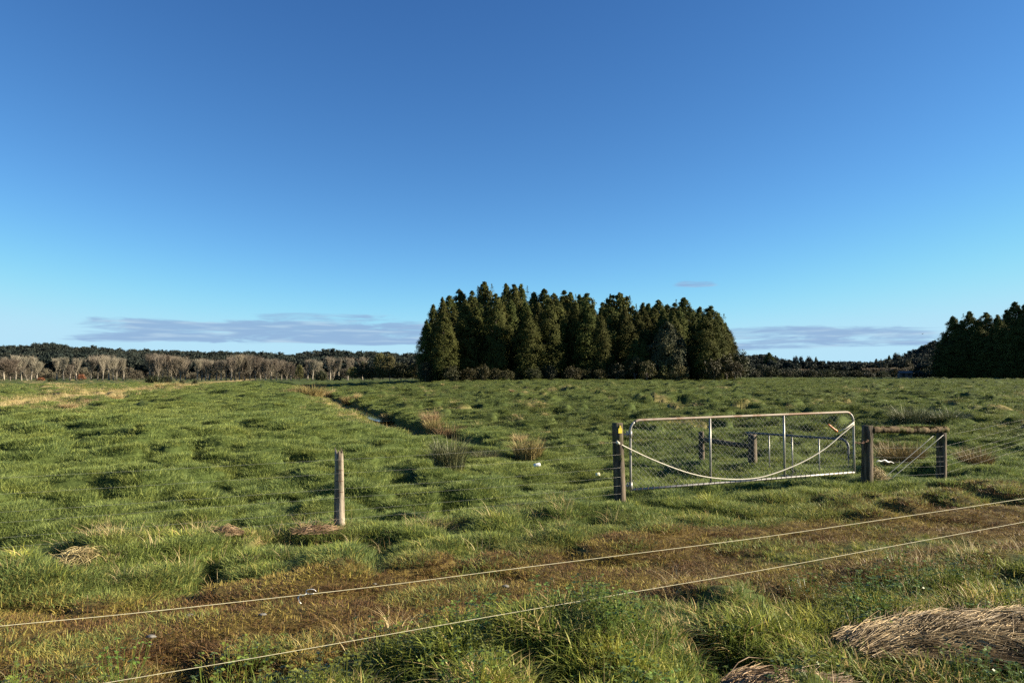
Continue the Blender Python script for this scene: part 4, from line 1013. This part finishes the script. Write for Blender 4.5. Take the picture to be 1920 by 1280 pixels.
mb = MB(); mb.tube(np.array([gpt(1, 0)] + [gpt(1, t_) for t_ in (.3, .6)] + corner(1, -1)[:6]), PIPE, 10); mb.build('frame_side', M['galv'], gate)
mb = MB(); mb.tube(np.array([corner(0, 1)[5]] + corner(0, 1)[6:] + [gpt(s, 1) for s in (.25, .5, .75)] + corner(1, -1)[:5:-1] + [corner(1, -1)[5]]), PIPE + .002, 10); mb.build('top_rail', M['rust'], gate)['label'] = 'rusty top rail'
mb = MB(); mb.tube(np.array([gpt(s, 0) for s in (0, .25, .5, .75, 1)]), PIPE, 10); br_ = mb.build('bottom_rail', M['galv'], gate)
mb = MB()
for s in np.arange(.02, 1, .023):
    c0 = gpt(s, 0); th = np.linspace(0, 6.283, 9); dx = (g1 - g0) / gL
    mb.tube(c0 + np.outer(np.cos(th) * (PIPE + .003), [-dx[1], dx[0], 0]) + np.outer(np.sin(th) * (PIPE + .003), [0, 0, 1]) + np.outer(np.sin(th) * .012, dx), .0028, 4, cap=False)
mb.build('wire_lacing', M['chain'], br_)
def gs(px):                          # gate fraction that shows at px
    lo, hi = 0.0, 1.0
    for _ in range(40):
        m_ = (lo + hi) / 2; P_ = g0 + (g1 - g0) * m_
        if P_[0] / P_[1] * FPX / CP + 960 < px: lo = m_
        else: hi = m_
    return lo
for px in (1330, 1468):
    s = gs(px); mb = MB(); mb.tube(np.array([gpt(s, .01), gpt(s, .5), gpt(s, .99)]), .017, 8); mb.build('upright', M['galv'], gate)
# chain-link mesh
mb = MB(); cell = .082; nx = int(gL / cell) * 1; Pm = []
nrm_ = np.array([-(g1 - g0)[1], (g1 - g0)[0], 0]) / gL
for k in range(-13, nx + 1):
    for sg in (1, -1):
        x0 = k * cell; xs = [x0, x0 + 12 * cell] if sg == 1 else [x0 + 12 * cell, x0]
        # straight diagonal clipped to the frame
        t0, t1 = 0.02, .98
        def xx(t_): return xs[0] + (xs[1] - xs[0]) * t_
        ta, tb_ = t0, t1
        lo, hi = .02, gL - .02
        va, vb = xx(ta), xx(tb_)
        if max(va, vb) < lo or min(va, vb) > hi: continue
        if va < lo: ta = (lo - xs[0]) / (xs[1] - xs[0])
        if vb < lo: tb_ = (lo - xs[0]) / (xs[1] - xs[0])
        if va > hi: ta = (hi - xs[0]) / (xs[1] - xs[0])
        if vb > hi: tb_ = (hi - xs[0]) / (xs[1] - xs[0])
        A_, B_ = gpt(xx(ta) / gL, ta), gpt(xx(tb_) / gL, tb_)
        Pm.append(np.stack([A_, (A_ + B_) / 2, B_]) + nrm_ * (.003 * sg))
mb.tubes(np.array(Pm), .0011, 4); mb.build('wire_mesh', M['mesh'], gate)
for t_ in (.80, .06):
    mb = MB(); c0 = gpt(0, t_); d = (pG - o3)[:2] + np.array([-.028 * t_, 0]) - c0[:2]; d = d / np.linalg.norm(d)
    e_ = c0 + np.array([d[0], d[1], 0]) * .105
    mb.tube(np.array([c0 + [0, 0, -.05], c0 + [0, 0, .05]]), PIPE + .009, 10)
    mb.tube(np.array([c0, (c0 + e_) / 2, e_]), .014, 8); mb.tube(np.array([c0 - [d[0] * -.05, d[1] * -.05, .045], c0 + np.array([d[0] * .05, d[1] * .05, .045])]), .012, 8); mb.build('hinge', M['galv'], gate)
mb = MB()
A_ = gpt(1, .50); B_ = np.array([pL[0], pL[1] - .09, top_z(1613, 824, pL[1])]) - o3; nlk = 7
for k in range(nlk):
    c0 = A_ + (B_ - A_) * (k + .5) / nlk; c0 = c0 - [0, 0, .03 * math.sin((k + .5) / nlk * math.pi)]
    dx = (B_ - A_) / np.linalg.norm(B_ - A_); sd_ = np.cross(dx, [0, 0, 1.0]) if k % 2 else np.array([0, 0, 1.0]); th = np.linspace(0, 6.283, 13)
    mb.tube(c0 + np.outer(np.cos(th) * .024, dx) + np.outer(np.sin(th) * .013, sd_), .0055, 5, cap=False)
mb.build('chain', M['chain'], gate)

# white rope slung across the gate, with its orange handle
A_ = np.array([pG[0] - .045, pG[1] - .085, top_z(1154, 829, pG[1] - .085)]); B_ = gpt(1, .80) + o3 + np.array([0, -.03, 0])
pxs = [1154, 1180, 1230, 1290, 1340, 1395, 1440, 1500, 1545, 1575, 1597]; pys = [829, 841, 864, 886, 896, 898, 891, 868, 842, 817, 797]
P = [A_]
for px, py in list(zip(pxs, pys))[1:-1]:
    s = gs(px); b = g0 + (g1 - g0) * s; P.append(at_y(px, py, b[1] - .05))
P.append(B_); P = np.array(P); tq = np.linspace(0, 1, len(P)); t2 = np.linspace(0, 1, 60)
def cat(P, t2):
    n = len(P) - 1; out = []
    for t_ in t2:
        f = min(t_ * n, n - 1e-6); i = int(f); f -= i; p0, p1, p2, p3 = P[max(i - 1, 0)], P[i], P[i + 1], P[min(i + 2, n)]
        out.append(.5 * ((2 * p1) + (-p0 + p2) * f + (2 * p0 - 5 * p1 + 4 * p2 - p3) * f ** 2 + (-p0 + 3 * p1 - 3 * p2 + p3) * f ** 3))
    return np.array(out)
rp = empty('gate_rope', A_, 'slack white rope slung across the mesh gate, orange handle at its right end', 'rope')
mb = MB(); mb.tube(cat(P, t2) - A_, .0085, 8); mb.tube(np.array([[-.012, 0, .012], [.012, -.01, -.008], [.02, 0, -.02]]), .02, 8); mb.build('cord', M['rope'], rp)
h0_ = at_y(1552, 795, gr_[1] - .15) - A_; h1_ = at_y(1570, 809, gr_[1] - .12) - A_
mb = MB(); q = np.linspace(0, 1, 9)[:, None]; mb.tube(h0_ + (h1_ - h0_) * q, [.010, .017, .018, .016, .017, .016, .018, .022, .012], 10); mb.build('handle', M['orange'], rp)
mb = MB(); mb.tube(np.array([h1_, h1_ + (B_ - A_ - h1_) * .5 + [0, 0, -.01], B_ - A_ + [0, 0, .03]]), .009, 6); mb.build('lead', M['rope'], rp)

# second, low gate standing open behind, and its braced posts
qa = at_y(1401, 884, 15.2); qa[2] = Hs(qa[0], qa[1]); qb = at_y(1592, 917, 12.55); qb[2] = Hs(qb[0], qb[1])
g2 = empty('farm_gate', qa, 'low dull blue pipe gate standing open behind the mesh gate', 'gate')
def p2(s, t_):
    b = qa + (qb - qa) * s; za = top_z(1401, 883, qa[1]); zb_ = top_z(1592, 914, qb[1]); ta = top_z(1401, 811, qa[1]); tb_ = top_z(1592, 824, qb[1])
    lo = za + (zb_ - za) * s; hi = ta + (tb_ - ta) * s; return np.array([b[0], b[1], lo + (hi - lo) * t_]) - qa
mb = MB(); c2 = [p2(1 - .055 * (1 - math.sin(x_)), 1 - .16 * (1 - math.cos(x_))) for x_ in np.linspace(0, math.pi / 2, 7)]
mb.tube(np.array([p2(0, 1), p2(.3, 1), p2(.6, 1), p2(.9, 1)] + [p2(.945 + .055 * math.sin(x_), 1 - .16 * (1 - math.cos(x_))) for x_ in np.linspace(0, math.pi / 2, 7)] + [p2(1, .4), p2(1, -.05)]), .022, 10)
mb.build('frame', M['blue'], g2)
def gs2(px):
    lo, hi = 0.0, 1.0
    for _ in range(40):
        m_ = (lo + hi) / 2; P_ = qa + (qb - qa) * m_
        if P_[0] / P_[1] * FPX / CP + 960 < px: lo = m_
        else: hi = m_
    return lo
for px in (1402, 1440, 1483, 1533):
    s = gs2(px); mb = MB(); mb.tube(np.array([p2(s, 0), p2(s, .5), p2(s, .98)]), .013, 8); mb.build('upright', M['galv'], g2)
mb = MB(); mb.tube(np.array([p2(0, .03), p2(.5, .03), p2(1, .03)]), .016, 8); mb.build('bottom_rail', M['galv'], g2)
pa, pb2 = base_of(1316, 880), base_of(1411, 885)
br2 = empty('post_brace', pa, 'two short dark posts joined by a sloping rail, seen through the mesh gate', 'posts')
mb = MB(); post_mesh(mb, top_z(1316, 809, pa[1]) - pa[2], .055, 12, .006, (-.01, 0)); mb.build('post', M['dpost'], br2)
mb = MB(); post_mesh(mb, top_z(1411, 815, pb2[1]) - pb2[2], .085, 13, .004, (.01, 0)); mb.build('post', M['dpost'], br2, loc=pb2 - pa)
mb = MB(); A_ = at_y(1318, 824, pa[1] - .02) - pa; B_ = at_y(1406, 837, pb2[1] - .02) - pa
mb.tube(np.array([A_, (A_ * 2 + B_) / 3, (A_ + B_ * 2) / 3, B_]), [.05, .055, .052, .05], 10); mb.build('rail', M['dpost'], br2)

# ------------------------------------------------------------------ two electric strands close to the viewer
def strand(pts, label, knot=None):
    # depth grows along the strand
    P = []
    for px, py, y in pts: P.append(at_y(px, py, y))
    P = np.array(P); o_ = empty('electric_strand', P[0], label, 'fence wire', 'electric strands along the verge')
    t_ = np.linspace(0, 1, 80); Q = cat(P, t_); mb = MB(); mb.tube(Q - P[0], .0015, 6); mb.build('cord', M['poly'], o_)
    if knot:
        kx, ky, kd = knot; c0 = at_y(kx, ky, kd) - P[0]; mb = MB(); th = np.linspace(0, 5.4, 16)
        mb.tube(c0 + np.stack([.022 + .026 * np.cos(th), 0 * th, .010 + .012 * np.sin(th)], -1), .0018, 5)
        mb.tube(c0 + np.array([[.0, 0, 0], [-.02, 0, -.012], [-.035, .005, -.006], [-.045, 0, -.022], [-.036, 0, -.045], [-.028, 0, -.052]]), .0030, 5)
        mb.build('knot', M['white'], o_)['label'] = 'loose white knot with a hanging tail'
    return o_
def dy(px, d0, d1):                     # depth of a straight run between two bearings
    x0, x1 = (0 - 960) / FPX * d0, (1920 - 960) / FPX * d1; k = (px - 960) / FPX
    t_ = (k * d0 - x0) / ((x1 - x0) - k * (d1 - d0)); return d0 + (d1 - d0) * t_
UP = [(-260, 1200), (0, 1173), (240, 1150), (480, 1124), (720, 1097), (960, 1066), (1200, 1036), (1440, 1005), (1680, 970), (1920, 934), (2150, 896)]
LO = [(-200, 1345), (0, 1314), (195, 1280), (480, 1232), (720, 1190), (960, 1148), (1200, 1107), (1440, 1066), (1680, 1022), (1920, 978), (2150, 934)]
strand([(a, b, dy(a, 3.3, 7.0)) for a, b in UP], 'upper of the two pale electric fence strands across the foreground, knotted at left', (575, 1112, dy(575, 3.3, 7.0)))
strand([(a, b, dy(a, 3.3, 7.0)) for a, b in LO], 'lower of the two pale electric fence strands across the foreground')

# ------------------------------------------------------------------ straw heaps, litter, stones
def straw_heap(px0, py0, px1, py1, wid, h, n, seed, label, flow=.25, chaos=.30):
    a, b = np.array(ground(px0, py0)), np.array(ground(px1, py1)); ax = b - a; Ln = np.hypot(ax[0], ax[1]); ax = ax / np.linalg.norm(ax); pr = np.array([-ax[1], ax[0], 0])
    r = np.random.default_rng(seed); mb = MB()
    s = np.linspace(0, 1, 40); q = np.linspace(-1, 1, 15); Sg, Qg = np.meshgrid(s, q, indexing='ij')
    def hz(s_, q_):
        e = np.clip(np.minimum(s_ / .30, (1 - s_) / .25), 0, 1) ** .7
        return h * e * np.sqrt(np.clip(1 - q_ ** 2, 0, 1)) * (1 + .25 * perlin(s_ * 6 + seed, q_ * 2, seed))
    def pt(s_, q_, dz=0):
        bend = .10 * np.sin(s_ * 5.5 + 1) * Ln * .3; w_ = wid * (.55 + .45 * np.clip(np.minimum(s_ / .35, (1 - s_) / .25), 0, 1))
        X_ = a[0] + ax[0] * s_ * Ln + pr[0] * (q_ * w_ * .5 + bend); Y_ = a[1] + ax[1] * s_ * Ln + pr[1] * (q_ * w_ * .5 + bend)
        return np.stack([X_, Y_, H0(X_, Y_) + .05 + hz(s_, q_) + dz], -1)
    V = pt(Sg, Qg * .9, -.035); i = np.arange(39)[:, None] * 15; j = np.arange(14)[None]
    mb.add(V.reshape(-1, 3), np.stack([i + j, i + 15 + j, i + 16 + j, i + j + 1], -1).reshape(-1, 4), .1)
    s0 = r.uniform(-.05, .95, n); q0 = r.normal(0, .55, n).clip(-1.15, 1.15); L_ = r.uniform(.15, .5, n) / Ln; fl = r.normal(flow, chaos, n) * L_ * Ln / wid * 2
    tt = np.linspace(0, 1, 5); lift = r.uniform(-.01, .022, n) + (r.uniform(0, 1, n) < .06) * r.uniform(0, .05, n)
    Sx = s0[:, None] + L_[:, None] * tt; Qx = q0[:, None] + fl[:, None] * tt
    P = pt(Sx, Qx) ; P[..., 2] += lift[:, None] + .02 * np.sin(tt * 3.1)[None] * r.uniform(-.3, 1, n)[:, None]
    mb.tubes(P, r.uniform(.0014, .0034, n)[:, None] * np.array([[1, 1, 1, .9, .5]]), 3, r.uniform(0, 1, n))
    return tag(mb.build('straw_heap', M['straw']), label, 'straw heap')
straw_heap(1625, 1232, 2100, 1180, .60, .085, 8000, 3, 'long heap of dead brown straw at the lower right edge of the verge', .2, .48)
straw_heap(1365, 1330, 1535, 1324, .40, .05, 4200, 4, 'small dark straw heap cut by the bottom edge of the picture', .25, .5)
def tangle(px, py, wpx, dpx, n, seed, label):
    x, y, z = ground(px, py); w_ = wpx / FPX * y; r = np.random.default_rng(seed); mb = MB()
    an = r.uniform(0, 6.283, n); q = np.sqrt(r.uniform(0, 1, n)); C = np.stack([q * np.cos(an) * w_ * .5, q * np.sin(an) * w_ * .38], -1)
    da = r.normal(.3, .9, n) + math.pi * (r.uniform(0, 1, n) < .5); ln = w_ * r.uniform(.25, .7, n); tt = np.linspace(0, 1, 6)
    P = np.zeros((n, 6, 3)); off = (tt[None] - .5) * ln[:, None]; bow = r.normal(0, .12, n)[:, None] * ln[:, None] * np.sin(tt * math.pi)[None]
    P[..., 0] = C[:, :1] + np.cos(da)[:, None] * off - np.sin(da)[:, None] * bow; P[..., 1] = C[:, 1:] + np.sin(da)[:, None] * off + np.cos(da)[:, None] * bow
    hh = dpx / FPX * y * 1.05 * (1 - q ** 2) * r.uniform(.25, 1.0, n)
    P[..., 2] = hh[:, None] * (.55 + .45 * np.sin(tt * math.pi)[None]) + (r.uniform(0, 1, n) < .10)[:, None] * tt[None] ** 2 * ln[:, None] * .35
    mb.tubes(P, r.uniform(.0016, .0034, n)[:, None] * np.array([[1, 1, 1, 1, .8, .4]]), 3, r.uniform(0, 1, n))
    return tag(mb.build('straw_heap', M['straw'], loc=(x, y, z + .06)), label, 'straw heap')
tangle(155, 1046, 100, 36, 1900, 5, 'golden pile of dead straw on the green verge at the left')
tangle(425, 1006, 52, 16, 240, 6, 'small tan straw tangle left of the split post')
tangle(596, 996, 84, 9, 130, 8, 'thin tan straw lying at the foot of the split post')
tangle(1640, 910, 44, 26, 260, 9, 'dry straw wisp at the foot of the dark post that holds the gate chain')

def litter(px, py, size, mat, name, label, cat):
    x, y, z = ground(px, py); w_, d_, h_ = size; mb = MB()
    th = np.linspace(0, 2 * math.pi, 17)[:-1]
    P = np.array([[-.5, 0, 0], [-.46, 0, .0], [-.1, 0, .02], [.1, .02, .05], [.45, .03, .03], [.5, .03, .02]]) * [w_, d_, h_]
    k = 10; a = np.arange(k) * 2 * math.pi / k; V = []
    for i, p_ in enumerate(P):
        rr = .5 if 0 < i < len(P) - 1 else .36
        V.append(np.stack([np.full(k, p_[0]), p_[1] + d_ * rr * np.sign(np.cos(a)) * np.abs(np.cos(a)) ** .5, p_[2] + h_ * rr * np.sign(np.sin(a)) * np.abs(np.sin(a)) ** .5], -1))
    n = len(P); i = np.arange(n - 1)[:, None] * k; j = np.arange(k)[None]; j2 = (j + 1) % k
    mb.add(np.concatenate(V), [np.stack([i + j, i + j2, i + k + j2, i + k + j], -1).reshape(-1, 4), np.arange(k)[None, ::-1], (np.arange(k) + (n - 1) * k)[None]])
    o_ = mb.build(name, mat, loc=(x, y, z + .17)); o_.rotation_euler = (R(10), R(-8), R(8)); return tag(o_, label, cat)
o_ = litter(1007, 892, (.135, .07, .06), M['white'], 'plastic_bottle', 'crushed white plastic bottle lying in the paddock grass left of the gate', 'bottle')
o_ = litter(1121, 909, (.075, .06, .055), M['cream'], 'plastic_cup', 'small cream plastic cup lying in the grass beside the tagged gatepost', 'cup')
def stone(px, py, s, label):
    x, y, z = ground(px, py); r = np.random.default_rng(px); mb = MB(); k, n = 12, 7; V = []
    for i in range(n):
        ph = math.pi * i / (n - 1); a = np.arange(k) * 2 * math.pi / k
        q = s * math.sin(ph) * (1 + .12 * r.normal(0, 1, k)); V.append(np.stack([q * np.cos(a), q * .75 * np.sin(a), np.full(k, .38 * s * math.cos(ph))], -1))
    i = np.arange(n - 1)[:, None] * k; j = np.arange(k)[None]; j2 = (j + 1) % k
    mb.add(np.concatenate(V), np.stack([i + j, i + k + j, i + k + j2, i + j2], -1).reshape(-1, 4))
    tag(mb.build('stone', M['stone'], loc=(x, y, z + .012)), label, 'stone', 'stones on the track')
stone(948, 1097, .036, 'flat grey stone on the brown track in mid picture')
stone(283, 1197, .036, 'flat pale stone on the brown track at the lower left')
stone(355, 1150, .032, 'flat pale stone on the brown track left of the knot')
stone(492, 1158, .028, 'small grey stone on the brown track below the knot')
stone(702, 1093, .022, 'tiny grey stone on the brown track under the upper strand')
